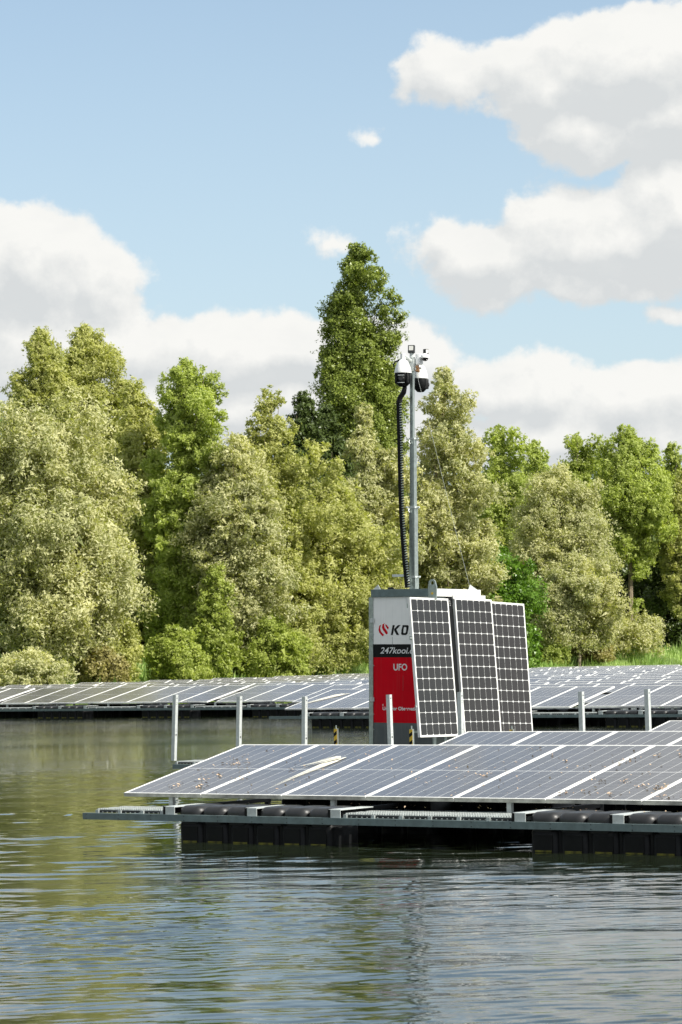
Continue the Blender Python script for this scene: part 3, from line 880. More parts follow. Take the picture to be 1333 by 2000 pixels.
def px_on_panel(px, py):
    """where the sight line of a photo pixel meets the first panel row"""
    o = Vector((0, 0, CAMZ)); d = at(px, py, 1) - o; n_ = Vector((0, 0, ce)) - VV_ * se
    p0 = st(NS, NT0, .43); k = (p0 - o).dot(n_) / d.dot(n_); p = o + d * k - p0
    return p.dot(UV_), p.dot(VV_) / ce


clusters = [(392, 1537, 14, .05), (346, 1534, 8, .05), (336, 1540, 5, .04), (430, 1514, 7, .04), (390, 1526, 8, .05), (452, 1494, 16, .07), (475, 1502, 5, .05), (405, 1500, 5, .05), (413, 1513, 5, .05),
            (476, 1487, 3, .03), (488, 1490, 3, .03), (455, 1482, 5, .04), (570, 1504, 9, .03), (465, 1521, 7, .06), (944, 1515, 5, .03), (1043, 1465, 6, .04), (1222, 1486, 14, .06), (1221, 1527, 6, .03),
            (1288, 1540, 22, .06), (1250, 1535, 6, .04), (1331, 1476, 6, .03), (1175, 1527, 5, .04), (1105, 1549, 5, .05), (1143, 1547, 5, .06), (834, 1532, 3, .03), (1107, 1487, 4, .03), (1284, 1476, 5, .03), (1196, 1551, 4, .05), (1300, 1555, 8, .09)]
P = []; sz = []
for (px, py, k, spd) in clusters:
    x, y = px_on_panel(px, py)
    for _ in range(k):
        P.append(on_panel(x + rng.normal(0, spd), y + rng.normal(0, spd * .8), rng.uniform(.006, .016))); sz.append(rng.uniform(.008, .024))
for _ in range(330):
    P.append(on_panel(rng.uniform(0, 9.5), rng.uniform(.05, 1.9), .006)); sz.append(rng.uniform(.006, .018))
for _ in range(90):   # on the walkway and floats
    P.append(st(rng.uniform(-18.2, -9.5), rng.uniform(21.9, 22.5), .349)); sz.append(rng.uniform(.008, .018))
P = np.array([tuple(p) for p in P]); sz = np.array(sz); n = len(P)
nn = norm(unit(n, rng) * .6 + np.array([0, 0, 1.0])); ax = norm(np.cross(nn, unit(n, rng))); bx = np.cross(nn, ax)
link('leaf_litter', quads_mesh('leaf_litter', P, ax * sz[:, None], bx * (sz * .55)[:, None], rng.random(n), M_LITTER), label='dry brown and cream leaf litter scattered over the nearest panels', kind='stuff')
M_DROP = mat('dried_dropping', (0.70, 0.68, 0.58), 0.8, 0, 0.15, 30)


def streak(p0, p1, w0, k, name, label, fn, jit=.03, h=.004):
    """dried white smear: a fan of thin slivers from p1 (wide end) running down to p0"""
    b = MB(); rr = random.Random(3)
    for i in range(k):
        a = (i + .5) / k - .5; u0 = rr.uniform(0, .75) if abs(a) > .12 else rr.uniform(0, .3); u1 = rr.uniform(.86, 1.0)
        def pt(u, o): return fn(p0[0] + (p1[0] - p0[0]) * u + o, p0[1] + (p1[1] - p0[1]) * u, h + .0002 * i)
        wdt = w0 / k * rr.uniform(.5, 1.3); c = a * w0
        b.add([pt(u0, c * .5 + rr.uniform(-jit, jit) * .3), pt(u1, c * .9 - wdt), pt(u1, c * .9 + wdt)], [(0, 1, 2)])
    return link(name, b.mesh(name, M_DROP), label=label, cat='stain')


streak(px_on_panel(505, 1550), px_on_panel(668, 1480), .16, 16, 'bird_dropping', 'long pale dried streak running down the second panel of the nearest row', on_panel)
b = MB(); rr = random.Random(8)
for k in range(26):      # dense head of the smear, many narrow overlapping runs
    v = (k + .5) / 26; ya = 1478.5 + 6.5 * v
    xa, xb = 668 - rr.uniform(0, 9), 575 + 55 * abs(v - .45) * 2 + rr.uniform(-14, 22)
    yb__ = ya + (xa - xb) * .235 + rr.uniform(-.6, .6)
    q = [px_on_panel(xa, ya - .35), px_on_panel(xa, ya + .35), px_on_panel(xb, yb__)]
    b.add([on_panel(x, y, .0095 + .0003 * k) for x, y in q], [(0, 1, 2)])
o_ = link('smear_head', b.mesh('smear_head', M_DROP), bpy.data.objects['bird_dropping'])


def on_far(x, y, h=.006): return st(-43.05, 55.2, .43) + UV_ * x + VV_ * (y * ce - h * se) + Vector((0, 0, y * se + h * ce))


streak((.15, .1), (.72, 1.5), .34, 14, 'bird_dropping', 'pale dried smear on the first panel of the right far block', on_far, h=.012)

# ------------------------------------------------------------------ deck behind the near rows, posts
deck = empty('walkway', st(-26.55, 31.45, 0), (0, 0, ROT), label='galvanised grating walkway on floats behind the rows, its end showing beside the first post', cat='walkway')
link('float_beam', beam_mesh(9.5, .20, .262), deck, (0, 0, 0)); link('float_beam', beam_mesh(9.5, .20, .262), deck, (0, .62, 0))
for k in range(4):
    link('walkway_grating', GR19, deck, (.0 + k * 2.0, .06, 0))
link('pontoon', PONT, deck, (1.2, .1, 0)); link('pontoon', PONT, deck, (5.2, .1, 0))

bm = MB()
w_, d_ = .050, .050
# open C-profile post with bolt holes shown as dark recess plugs
hpost = 1.02
bm.box(0, w_, 0, .004, 0, 1, 0)


def post_mesh(H):
    b = MB(); w = .060; d = .055; th = .004
    b.box(0, w, 0, th, 0, H, 0)                 # web, faces along -V
    b.box(w - th, w, th, d, 0, H, 0); b.box(0, th, th, d, 0, H, 0)      # flanges
    b.box(w - .02, w - th, d - th, d, 0, H, 0); b.box(th, .02, d - th, d, 0, H, 0)
    for z, r in ((H - .05, .010), (H - .115, .005), (H - .14, .005), (H - .50, .005), (H - .535, .005), (H - .58, .013), (H - .92, .005), (H - .95, .005)):
        if z > 0.05:
            b.tube([(w - .002, d * .5, z), (w + .0012, d * .5, z)], r, 10, 1)
            b.tube([(w * .5, .001, z - .01), (w * .5, -.0012, z - .01)], r * .6, 8, 2)
    return b.mesh('upright_post', [M_GALVL, M_BLACK, M_WHITE])


PT = 32.35
posts = [(343, 1357, 339.3, 1507, 'leftmost bare galvanised post, standing at the walkway end over open water'),
         (468, 1360, 466.5, 1455, 'galvanised post above the left corner of the nearest row'),
         (595.5, 1361, 595, 1453, 'galvanised post between the left water and the cabinet, beside the lone striped marker'),
         (760, 1357, 763.5, 1453, 'galvanised post in front of the red side of the cabinet'),
         (899, 1352, 901, 1440, 'galvanised post in front of the gap between the leaning panels'),
         (1135.5, 1351, 1138, 1428, 'galvanised post right of the cabinet, before the dark gap in the far panels'),
         (1264.5, 1346, 1267.5, 1426, 'rightmost galvanised post, above the corner of the third row')]
for (x0, y0, x1, y1, lab) in posts:
    a = at_t(x0, y0, PT); c = at_t(x1, y1, PT)
    ax = (a - c).normalized()
    k = (c.z - .27) / ax.z; base = c - ax * k; H = (a - base).length
    q = Vector((0, 0, 1)).rotation_difference(ax).to_matrix().to_4x4() @ Matrix.Rotation(ROT, 4, 'Z')
    o = link('upright_post', post_mesh(H), label=lab, cat='post', group='bare galvanised posts behind the near rows')
    o.matrix_world = Matrix.Translation(base - q.to_3x3() @ Vector((.03, .027, 0))) @ q


def marker(x, ytop, t, lab, h=.6):
    a = at_t(x, ytop, t)
    r = empty('striped_marker', (a.x, a.y, a.z - h), (0, 0, ROT), label=lab, cat='marker post', group='black and yellow striped marker posts')
    b = MB(); b.box(-.026, .026, -.008, .03, 0, h - .045, 0); b.tube([(0, .01, h - .05), (0, .01, h)], .009, 8, 0)
    link('post', b.mesh('post', M_GALV), r)
    b = MB(); b.box(-.0265, .0265, -.0105, -.0082, 0, h - .05, 0); link('yellow_tape', b.mesh('yellow_tape', M_YEL), r)
    z = -.02
    while z < h - .06:
        b = MB(); p = [(-.0267, max(0, z)), (.0267, max(0, z + .035)), (.0267, min(h - .051, z + .085)), (-.0267, min(h - .051, z + .05))]
        b.prism(p, -.0125, -.0107); link('black_stripe', b.mesh('black_stripe', M_BLACK), r); z += .115


marker(656, 1417, 32.9, 'striped marker post standing alone left of the cabinet')
marker(803.5, 1418, 32.9, 'striped marker post before the grey foot of the cabinet')
marker(999.5, 1418, 32.6, 'tip of a striped marker post before the rightmost leaning panel', .8)

# ------------------------------------------------------------------ cabinet on the raft
YC = 41.4; SX = .572; CA = math.asin(SX)          # its right side runs back-right
corner = at(842, 1267, YC)
# local frame: x = along the lettered side to the right, y = backwards, z up, origin at the near corner on the water
Mc = Matrix.Translation((corner.x, corner.y, 0)) @ Matrix.Rotation(ROLL * -0.92, 4, 'Y') @ Matrix.Rotation(-CA, 4, 'Z')
cab = empty('camera_cabinet', (0, 0, 0), label='tall camera cabinet with white, black and red lettered side and galvanised lid', cat='cabinet')
cab.matrix_world = Mc
SCL = FPX / YC


def zc(y, x=842):     # photo y at the near corner -> cabinet height
    o = Vector((0, 0, CAMZ)); d = at(x, y, 1) - o
    Mi = Mc.inverted(); o2 = Mi @ o; d2 = Mi.to_3x3() @ d
    k = -o2.y / d2.y; return (o2 + d2 * k).z


def xz(px, py, y0=0.0):      # sight line -> plane of the lettered side
    o = Vector((0, 0, CAMZ)); d = at(px, py, 1) - o
    Mi = Mc.inverted(); o2 = Mi @ o; d2 = Mi.to_3x3() @ d
    k = (y0 - o2.y) / d2.y; p = o2 + d2 * k; return p.x, p.z


def yz(px, py, x0=0.0):      # sight line -> plane of the right side
    o = Vector((0, 0, CAMZ)); d = at(px, py, 1) - o
    Mi = Mc.inverted(); o2 = Mi @ o; d2 = Mi.to_3x3() @ d
    k = (x0 - o2.x) / d2.x; p = o2 + d2 * k; return p.y, p.z


XL = xz(728.5, 1200)[0]; XLF = xz(722, 1300)[0]
Zt = xz(800, 1150.3)[1]; Zw = xz(790, 1165.5)[1]; Zb = xz(760, 1258.5)[1]; Zr = xz(760, 1284)[1]; Zg = xz(760, 1412)[1]
D = 1.2
print('cabinet', XL, XLF, Zt, Zw, Zb, Zr, Zg)
ZB = .30
b = MB(); b.box(XL + .01, -.03, .012, D - .02, ZB, Zw, 0); link('body', b.mesh('body', M_GREYP), cab)
for (nm, z0, z1, mm) in (('white_panel', Zb, Zw - .002, M_SILVERW), ('black_band', Zr, Zb, M_BLACK), ('red_panel', Zg, Zr, M_RED), ('grey_plinth', ZB, Zg, M_GREYP)):
    b = MB(); b.box(XL + .012, -.012, .0, .010, z0 + .001, z1 - .001, 0); link(nm, b.mesh(nm, mm), cab)
b = MB(); b.box(-.03, -.004, .02, D - .02, ZB, Zw - .002, 0); link('side_panel', b.mesh('side_panel', M_GREYP), cab)
# corner posts
for (x0, x1, y0, y1) in ((XLF, XL + .010, -.012, .05), (-.011, .012, -.012, .05), (-.011, .012, D - .05, D), (XLF, XL + .01, D - .05, D)):
    b = MB(); b.box(x0, x1, y0, y1, ZB, Zw - .002, 0); link('corner_post', b.mesh('corner_post', M_GALV), cab)
b = MB(); b.box(XL - .01, .02, -.025, D + .02, Zw, Zt, 0); link('lid', b.mesh('lid', M_GALV), cab)
b = MB(); b.box(.0205, .026, .03, D + .02, Zw + .002, Zt - .002, 0); link('lid_side_sunlight', b.mesh('lid_side_sunlight', M_ALU), cab)  # bright strip: sunlight on this lid side put into the colour
b = MB(); b.box(XL - .01, -.06, -.031, -.0255, Zw + .002, Zt - .002, 0); link('lid_front_shade', b.mesh('lid_front_shade', M_BEAM), cab)  # dark strip: shade on the lid's lettered side put into the colour
# hinges on the left edge
for yy in (1212, 1366):
    z = xz(727, yy)[1]; b = MB(); b.box(XL - .03, XL + .035, -.03, -.013, z - .03, z + .03, 0); b.tube([(XL, -.035, z - .032), (XL, -.035, z + .032)], .008, 8, 0)
    link('hinge', b.mesh('hinge', M_GALVL), cab)
# lifting eye at the near corner
ex, ez = xz(849, 1165); ex0 = .012
b = MB(); r_ = .058; cz = Zt + .075; poly = []
hole = []
for k in range(13):
    a = math.radians(-10 + 200 * k / 12); poly.append((ex0 + r_ * math.cos(a), cz + r_ * math.sin(a)))
outer = [(ex0 + .09, Zw - .03)] + [(ex0 + .075, Zt - .01)] + poly + [(ex0 - .068, Zt - .01), (ex0 - .06, Zw - .03)]
ring_o = [(ex0 + r_ * math.cos(2 * math.pi * k / 16), cz + r_ * math.sin(2 * math.pi * k / 16)) for k in range(16)]
ring_i = [(ex0 + .030 * math.cos(2 * math.pi * k / 16), cz + .034 * math.sin(2 * math.pi * k / 16)) for k in range(16)]
for k in range(16):
    q = (k + 1) % 16
    b.prism([ring_o[k], ring_o[q], ring_i[q], ring_i[k]], -.052, -.030)
b.prism([(ex0 - .062, Zw - .05), (ex0 + .068, Zw - .05), (ex0 + .075, Zt + .02), (ex0 + .058, cz), (ex0 + .03, cz - .02), (ex0 - .03, cz - .02), (ex0 - .058, cz), (ex0 - .066, Zt + .02)], -.0535, -.0285)
link('lifting_eye', b.mesh('lifting_eye', M_GALV), cab)
b = MB(); b.tube([(ex0 + .005, -.0570, Zw + .04), (ex0 + .005, -.0537, Zw + .04)], .018, 14); link('sticker', b.mesh('sticker', M_YEL), cab)
# small plate and gland on the left of the lid
b = MB(); b.prism([(XL, Zt), (XL + .13, Zt), (XL + .085, Zt + .07)], .01, .016); link('corner_gusset', b.mesh('corner_gusset', M_GALVL), cab)
b = MB(); b.tube([(XL + .2, .1, Zt + .012), (XL + .27, .12, Zt + .016)], .018, 8); b.tube([(XL + .27, .12, Zt + .016), (XL + .29, .12, Zt)], .014, 8); link('cable_gland', b.mesh('cable_gland', M_PLAST), cab)
yb_, zb_ = yz(917, 1142); b = MB(); b.add([(0, yb_ - .02, Zt), (0, yb_ + .22, Zt), (0, yb_ + .02, Zt + .075), (-.08, yb_ + .1, Zt)], [(0, 1, 2), (0, 2, 3), (1, 3, 2), (0, 3, 1)])
link('wire_anchor', b.mesh('wire_anchor', M_GALVL), cab)

b = MB(); sx_, sz0 = xz(766.6, 1245); _, sz1 = xz(766.6, 1263); b.box(sx_, sx_ + .004, -.0012, 0, sz1, sz0); link('door_seam', b.mesh('door_seam', M_GREYP), cab)
b = MB(); sx_, sz0 = xz(787.5, 1320); _, sz1 = xz(787.5, 1350); b.box(sx_, sx_ + .003, -.0012, 0, sz1, sz0); link('scratch', b.mesh('scratch', M_GREYP), cab)
b = MB(); sx_, sz0 = xz(795.5, 1168); _, sz1 = xz(795.5, 1180); b.box(sx_, sx_ + .008, -.012, 0, sz1, sz0); link('door_handle', b.mesh('door_handle', M_GALVL), cab)
for (px_, py_) in ((730.5, 1172), (730.5, 1240), (730.5, 1300), (730.5, 1395), (730.5, 1425)):
    q_ = xz(px_, py_); b = MB(); b.tube([(q_[0], -.004, q_[1]), (q_[0], 0, q_[1])], .008, 8); link('rivet', b.mesh('rivet', M_GALVL), cab)

# lettering on the lettered side (flat print on the door)
def text_mesh(body, size, shear=0.0, bold=0.0, width=None, font_space=1.0):
    cu = bpy.data.curves.new('txt', 'FONT'); cu.body = body; cu.size = size; cu.shear = shear; cu.offset = bold; cu.space_character = font_space
    cu.fill_mode = 'BOTH'; cu.extrude = 0.0
    o = bpy.data.objects.new('txt', cu); COL.objects.link(o)
    dg = bpy.context.evaluated_depsgraph_get(); me = bpy.data.meshes.new_from_object(o.evaluated_get(dg))
    bpy.data.objects.remove(o); bpy.data.curves.remove(cu)
    xs = [v.co.x for v in me.vertices]; ys = [v.co.y for v in me.vertices]
    sx = width / (max(xs) - min(xs)) if width else 1.0
    for v in me.vertices: v.co.x = (v.co.x - min(xs)) * sx
    return me, (max(xs) - min(xs)) * sx, max(ys)


def letter(body, x, z, capz, mm, width, shear=0, bold=0.0, name='lettering', label=None):
    me, w, h = text_mesh(body, 1.0, shear, bold, None)
    sc = capz / h; wsc = width / w
    for v in me.vertices: v.co = Vector((v.co.x * wsc, -.0025, v.co.y * sc))
    me.materials.clear(); me.materials.append(mm)
    return link(name, me, cab, (x, 0, z))


def inplane(pts):      # crop coordinates (6.665 per photo px, origin 700,1130) -> side plane
    return [xz(700 + a / 6.665, 1130 + c / 6.665) for a, c in pts]


lg = MB()
for poly in ([(300, 600), (276, 616), (266, 668), (276, 704), (318, 752), (340, 736), (300, 692), (287, 650), (292, 622)],
             [(344, 580), (318, 597), (311, 640), (322, 668), (366, 727), (384, 722), (386, 700), (352, 652), (340, 622)],
             [(356, 592), (371, 603), (400, 638), (390, 665), (366, 636), (356, 612)]):
    p = inplane(poly); lg.add([(x, -.0025, z) for x, z in p], [tuple(range(len(p)))])
link('emblem', lg.mesh('emblem', M_RED), cab)
kk = MB()
def shp(pts, holes=None): p = inplane(pts); kk.add([(x, -.0025, z) for x, z in p], [tuple(range(len(p)))])
shp([(450, 607), (478, 607), (453, 736), (427, 736)])
shp([(470, 658), (520, 607), (556, 607), (498, 664), (535, 736), (502, 736), (472, 682)])
def ring(cx, w=98):
    o = [(20, 0), (w - 12, 0), (w, 14), (w - 6, 60), (w - 17, 112), (w - 36, 129), (w - 88, 129), (w - 100, 114), (w - 94, 62), (w - 82, 14)]
    o = [(cx + a - (w - 100), 607 + c) for a, c in o]
    mx = sum(a for a, c in o) / len(o); my = sum(c for a, c in o) / len(o)
    i = [(mx + (a - mx) * .40, my + (c - my) * .60) for a, c in o]
    n = len(o)
    for k in range(n): shp([o[k], o[(k + 1) % n], i[(k + 1) % n], i[k]])
ring(560); ring(672)
shp([(812, 607), (838, 607), (813, 736), (787, 736)])
link('lettering', kk.mesh('lettering', M_BLACK), cab)
x0, z0 = xz(743.2, 1276.5); x1, _z = xz(829, 1276); letter('247kooi.com', x0, z0, xz(745, 1264.5)[1] - z0, M_WHITE, x1 - x0, .25, .012)
x0, z0 = xz(769.2, 1309.2); x1, _z = xz(796, 1309); letter('UFO', x0, z0, xz(770, 1296.5)[1] - z0, M_WHITE, x1 - x0, 0, .022)
x0, z0 = xz(748, 1387); x1, _z = xz(820, 1387); letter('Unit For Observation', x0, z0, xz(750, 1380.3)[1] - z0, M_WHITE, x1 - x0, 0, .03)
x0, z0 = xz(747.5, 1378.8); letter('c', x0, z0, .026, M_WHITE, .022, 0, .02)

# leaning solar panels on the right side: local x' along y of cabinet
TILT = .094
def mono_panel(y0, xtop, ztop, label=None, hgt=1.965, roll=0.0):
    w = .992
    # object frame: X along cabinet +y, Y up the panel, Z outwards (+x of the cabinet)
    X = Vector((0, 1, 0)); Yv = Vector((-math.sin(TILT), 0, math.cos(TILT))); Zv = X.cross(Yv)
    Mx = Matrix.Identity(4)
    low = Vector((xtop + hgt * math.sin(TILT), y0, ztop - hgt * math.cos(TILT)))
    for i in range(3): Mx[i][0] = X[i]; Mx[i][1] = Yv[i]; Mx[i][2] = Zv[i]; Mx[i][3] = low[i]
    Mx = Mx @ Matrix.Translation((0, hgt, 0)) @ Matrix.Rotation(-roll, 4, 'Z') @ Matrix.Translation((0, -hgt, 0))
    b = MB(); b.box(.016, w - .016, .016, hgt - .016, -.012, -.003, 0)
    p = link('leaning_solar_panel', b.mesh('leaning_solar_panel', M_BACK), cab); p.matrix_local = Mx
    if label: p['label'] = label
    b = MB(); lp = .026; h = .04
    b.box(0, w, 0, lp, -h, .002); b.box(0, w, hgt - lp, hgt, -h, .002); b.box(0, lp, lp, hgt - lp, -h, .002); b.box(w - lp, w, lp, hgt - lp, -h, .002)
    link('frame', b.mesh('frame', M_ALU), p)
    return p, w, hgt


cs = .1530; ch = .014; cx_ = .1490
b = MB(); oc = [(ch, 0), (cx_ - ch, 0), (cx_, ch), (cx_, cs - ch), (cx_ - ch, cs), (ch, cs), (0, cs - ch), (0, ch)]
b.add([(x, y, 0) for x, y in oc], [tuple(range(8))]); CELL = b.mesh('solar_cell', M_MONO)
y1 = yz(800.5, 1166, .05)[0]; y2 = yz(888.5, 1168, .05)[0]; y3r = yz(1026, 1182, .05)[0]
zt1 = yz(802, 1166.5, .05)[1]; zt2 = yz(890, 1167.5, .05)[1]; zt3 = yz(963, 1174.5, .05)[1]
print('panels', y1, y2, y3r, zt1, zt2, zt3)
for (yy, zz, xo, rl_, lab) in ((y1, zt1, .05, .008, 'nearest leaning panel, covering the end of the lettering'), (y2, zt2, .05, .016, 'middle leaning panel'), (y3r - .992, zt3, .03, .028, 'farthest leaning panel, set lower')):
    p, w, hg = mono_panel(yy, xo, zz, lab, roll=rl_)
    px_ = (w - .052) / 6; py_ = (hg - .052) / 12
    for i in range(6):
        for j in range(12):
            link('solar_cell', CELL, p, (.026 + px_ * i + (px_ - cx_) / 2, .026 + py_ * j + (py_ - cs) / 2, 0))
# rack that carries the panels
ya = y1 + .992 + .03; yb2 = y2 - .03
X = Vector((0, 1, 0)); Yv = Vector((-math.sin(TILT), 0, math.cos(TILT))); Zv = X.cross(Yv)
Mx = Matrix.Identity(4); low = Vector((.03 + 1.965 * math.sin(TILT), ya, zt1 - 1.965 * math.cos(TILT)))
for i in range(3): Mx[i][0] = X[i]; Mx[i][1] = Yv[i]; Mx[i][2] = Zv[i]; Mx[i][3] = low[i]
b = MB(); b.box(0, yb2 - ya, .02, 2.0, -.05, -.012, 0)
for z in (1.92, 1.89, 1.86): b.box(.05, .065, z, z + .01, -.012, -.010, 1)
rk = link('rack_plate', b.mesh('rack_plate', [M_BLACK, M_WHITE]), cab); rk.matrix_local = Mx
for yy in (y1 + .1, y1 + .8, y2 + .1, y2 + .8):
    b = MB(); b.box(-.004, .03, yy, yy + .04, zt1 - .12, zt1 - .08, 0); link('rack_bracket', b.mesh('rack_bracket', M_GALV), cab)
    b = MB(); b.box(-.004, .17, yy, yy + .03, zt1 - 1.9, zt1 - 1.87, 0); link('rack_arm', b.mesh('rack_arm', M_GALV), cab)
b = MB(); b.box(-.01, .012, y1 + .02, y3r - .08, zt3 - .12, zt3 - .06, 0); link('rack_rail', b.mesh('rack_rail', M_GALV), cab)
b = MB(); zz = zt2 + .035
b.box(.022, .05, y2 - .03, y2 + .83, zt2 - .02, zt2 + .04, 0); b.box(.022, .045, y2 + .55, y2 + .62, zt2 + .04, zt2 + .055, 0)
for k in (0.02, .28, .43, .58, .80): b.tube([(.049, y2 - .0 + k, zz - .015), (.0515, y2 + k, zz - .015)], .008, 8, 1)
link('top_rail', b.mesh('top_rail', [M_ALU, M_BLACK]), cab)
for (px, py) in ((802.5, 1246), (814.5, 1380)):
    yy, z = yz(px, py, .12); xo = .05 + (zt1 - z) * math.tan(TILT)
    b = MB(); b.box(xo - .05, xo - .005, y1 - .012, y1 - .004, z - .028, z + .028, 0); b.box(xo - .035, xo - .02, y1 - .02, y1 - .012, z - .01, z + .01, 1)
    link('side_clamp', b.mesh('side_clamp', [M_GALV, M_WHITE]), cab)
yy, z = yz(808.5, 1290, .12); xo = .05 + (zt1 - z) * math.tan(TILT)
b = MB(); b.box(xo - .034, xo - .008, y1 - .006, y1 - .001, z - .035, z + .035, 0); link('sticker', b.mesh('sticker', M_YEL), cab)
# bottom stays of the leaning panels
b = MB()
for yy in (y1 + .75, y2 + .1):
    b.tube([(.16, yy, zt1 - 1.96), (.14, yy, .3)], .018, 8)
b.box(-.02, .2, y1 + .45, y2 + .9, .32, .40)
link('panel_stay', b.mesh('panel_stay', M_GALV), cab)

# ------------------------------------------------------------------ mast, cable chain, cameras (all carried by the cabinet)
xm, ym = -.47, .55
yv = ym
def mz(y): return xz(809, y, ym)[1]
xm = xz(808.5, 1140, ym)[0]
mast = [(Zt, mz(1127), .100, 0), (mz(1127), mz(991), .092, -.004), (mz(991), mz(857), .074, -.008), (mz(857), mz(722), .050, -.010)]
for (z0, z1, w, dx) in mast:
    xc = xz({.1: 809, .092: 808.3, .074: 808, .05: 806.4}[w], 1000, ym)[0]
    b = MB(); h = w / 2; b.box(xc - h, xc + h, ym - h, ym + h, z0, z1 + .01, 0)
    link('mast_section', b.mesh('mast_section', M_GALV), cab)
    if w > .05:
        b = MB(); h += .012; b.box(xc - h, xc + h, ym - h, ym + h, z1 - .012, z1 + .012, 0)
        b.tube([(xc - h - .035, ym - h, z1), (xc - h, ym - h, z1)], .012, 8); b.tube([(xc + h, ym, z1), (xc + h + .045, ym, z1 + .002)], .012, 8)
        b.tube([(xc - h + .02, ym - h - .005, z1 - .02), (xc - h + .02, ym - h - .02, z1 - .05), (xc - h + .035, ym - h - .01, z1 - .075)], .010, 6)
        link('mast_collar', b.mesh('mast_collar', M_GALVL), cab)
zb1 = mz(1123); x_, _ = xz(771, 1122, ym)
b = MB(); b.box(x_, xm - .09, ym - .06, ym - .02, zb1 - .025, zb1 + .012); b.box(xm - .1, xm - .045, ym - .05, ym - .03, zb1 - .03, zb1 - .01); link('cable_bracket', b.mesh('cable_bracket', M_GALVL), cab)

yl = ym - .16
path = [(797, 1148), (795.5, 1130), (791.5, 1090), (788.5, 1050), (786, 1010), (784.3, 960), (783, 900), (782, 850), (781, 815), (780.5, 782)]
pts = [Vector((xz(a, c, yl)[0], yl, xz(a, c, yl)[1])) for a, c in path]
# resample
seg = []; tot = 0
for i in range(len(pts) - 1): seg.append((pts[i + 1] - pts[i]).length)
tot = sum(seg); nl = 74; ch_b = MB(); ch_l = MB()
def along(u):
    d = u * tot
    for i, s_ in enumerate(seg):
        if d <= s_ or i == len(seg) - 1: return pts[i].lerp(pts[i + 1], d / s_), (pts[i + 1] - pts[i]).normalized()
        d -= s_
for k in range(nl):
    p, d = along((k + .5) / nl); hl = tot / nl / 2 * .96
    Z = d; X_ = Vector((0, 1, 0)).cross(Z).normalized(); Y_ = Z.cross(X_)
    Mx = Matrix.Identity(4)
    for i in range(3): Mx[i][0] = X_[i]; Mx[i][1] = Y_[i]; Mx[i][2] = Z[i]; Mx[i][3] = p[i]
    ch_b.box(-.038, .008, -.022, .022, -hl, hl, 0, Mx)
    ch_l.box(.008, .038, -.018, .018, -hl * .75, hl * .1, 0, Mx)
    ch_l.box(.012, .030, -.0195, .0195, -hl * .2, hl * .62, 1, Mx)
link('cable_chain', ch_b.mesh('cable_chain', M_PLAST), cab)
link('chain_link', ch_l.mesh('chain_link', [M_PLAST, M_GALV]), cab, kind='stuff')
ct_ = [(781, 786), (781, 778), (789, 766), (791, 757), (790.5, 748)]
pp = [(xz(a, c, yl)[0], yl, xz(a, c, yl)[1]) for a, c in ct_]
b = MB(); b.tube(pp, [.042, .04, .04, .034, .03], 10); link('cable_boot', b.mesh('cable_boot', M_PLAST, True), cab)


def ptz(px, ytop, width, yd, yaw, label, name='dome_camera', faces=True):
    """pan tilt zoom camera: white cap, black housing, tilting lens ball"""
    x, zt = xz(px, ytop, yd); r = width / 2 / SCL
    root = empty(name, (0, 0, 0), label=label, cat='camera')
    root.matrix_world = Mc @ Matrix.Translation((x, yd, zt)) @ Matrix.Rotation(yaw, 4, 'Z')
    b = MB(); b.lathe([(r * .05, .0), (r * .36, -.012), (r * .62, -.05), (r * .84, -.11), (r * .96, -.17), (r, -.195), (r, -.205), (r * .9, -.207)], 28); b.tube([(0, 0, -.01), (0, 0, .075)], r * .30, 12)
    link('cap', b.mesh('cap', M_WHITE, True), root)
    b = MB(); b.lathe([(r * .88, -.203), (r * .92, -.22), (r * .93, -.30), (r * .80, -.36), (r * .45, -.40), (r * .2, -.405)], 28, 0)
    # front window recess framed by two cheeks
    for sgn in (-1, 1): b.rbox(sgn * r * .66 - .018, sgn * r * .66 + .018, -r * .82, -r * .1, -.36, -.215, .012, 0)
    link('housing', b.mesh('housing', M_PLAST, True), root)
    b = MB(); M_ = Matrix.Translation((0, -r * .50, -.295))
    b.lathe([(.005, -.066), (.04, -.055), (.063, -.02), (.066, .0), (.063, .02), (.04, .055), (.005, .066)], 20, 0, M_)
    link('lens_ball', b.mesh('lens_ball', M_BLACK, True), root)
    b = MB(); b.tube([(0, -r * .50 - .05, -.29), (0, -r * .50 - .078, -.293)], .036, 18, 0); b.tube([(0, -r * .5 - .078, -.293), (0, -r * .5 - .0795, -.293)], .026, 18, 1)
    link('lens', b.mesh('lens', [M_DARK, M_LENS]), root)
    b = MB()
    for zz, ww in ((-.245, .045), (-.352, .05)): b.box(-ww, ww, -r * .98, -r * .90, zz - .004, zz + .004)
    link('light_strip', b.mesh('light_strip', M_GALVL), root)
    return root


ptz(787.5, 701, 34.5, ym - .20, math.radians(20), 'big dome camera with white cap and black housing, left of the mast top')
ptz(821.8, 712, 30, ym + .20, math.radians(155), 'dome camera hanging right of the mast, its white cap stained by the rusty clamp', 'dome_camera')

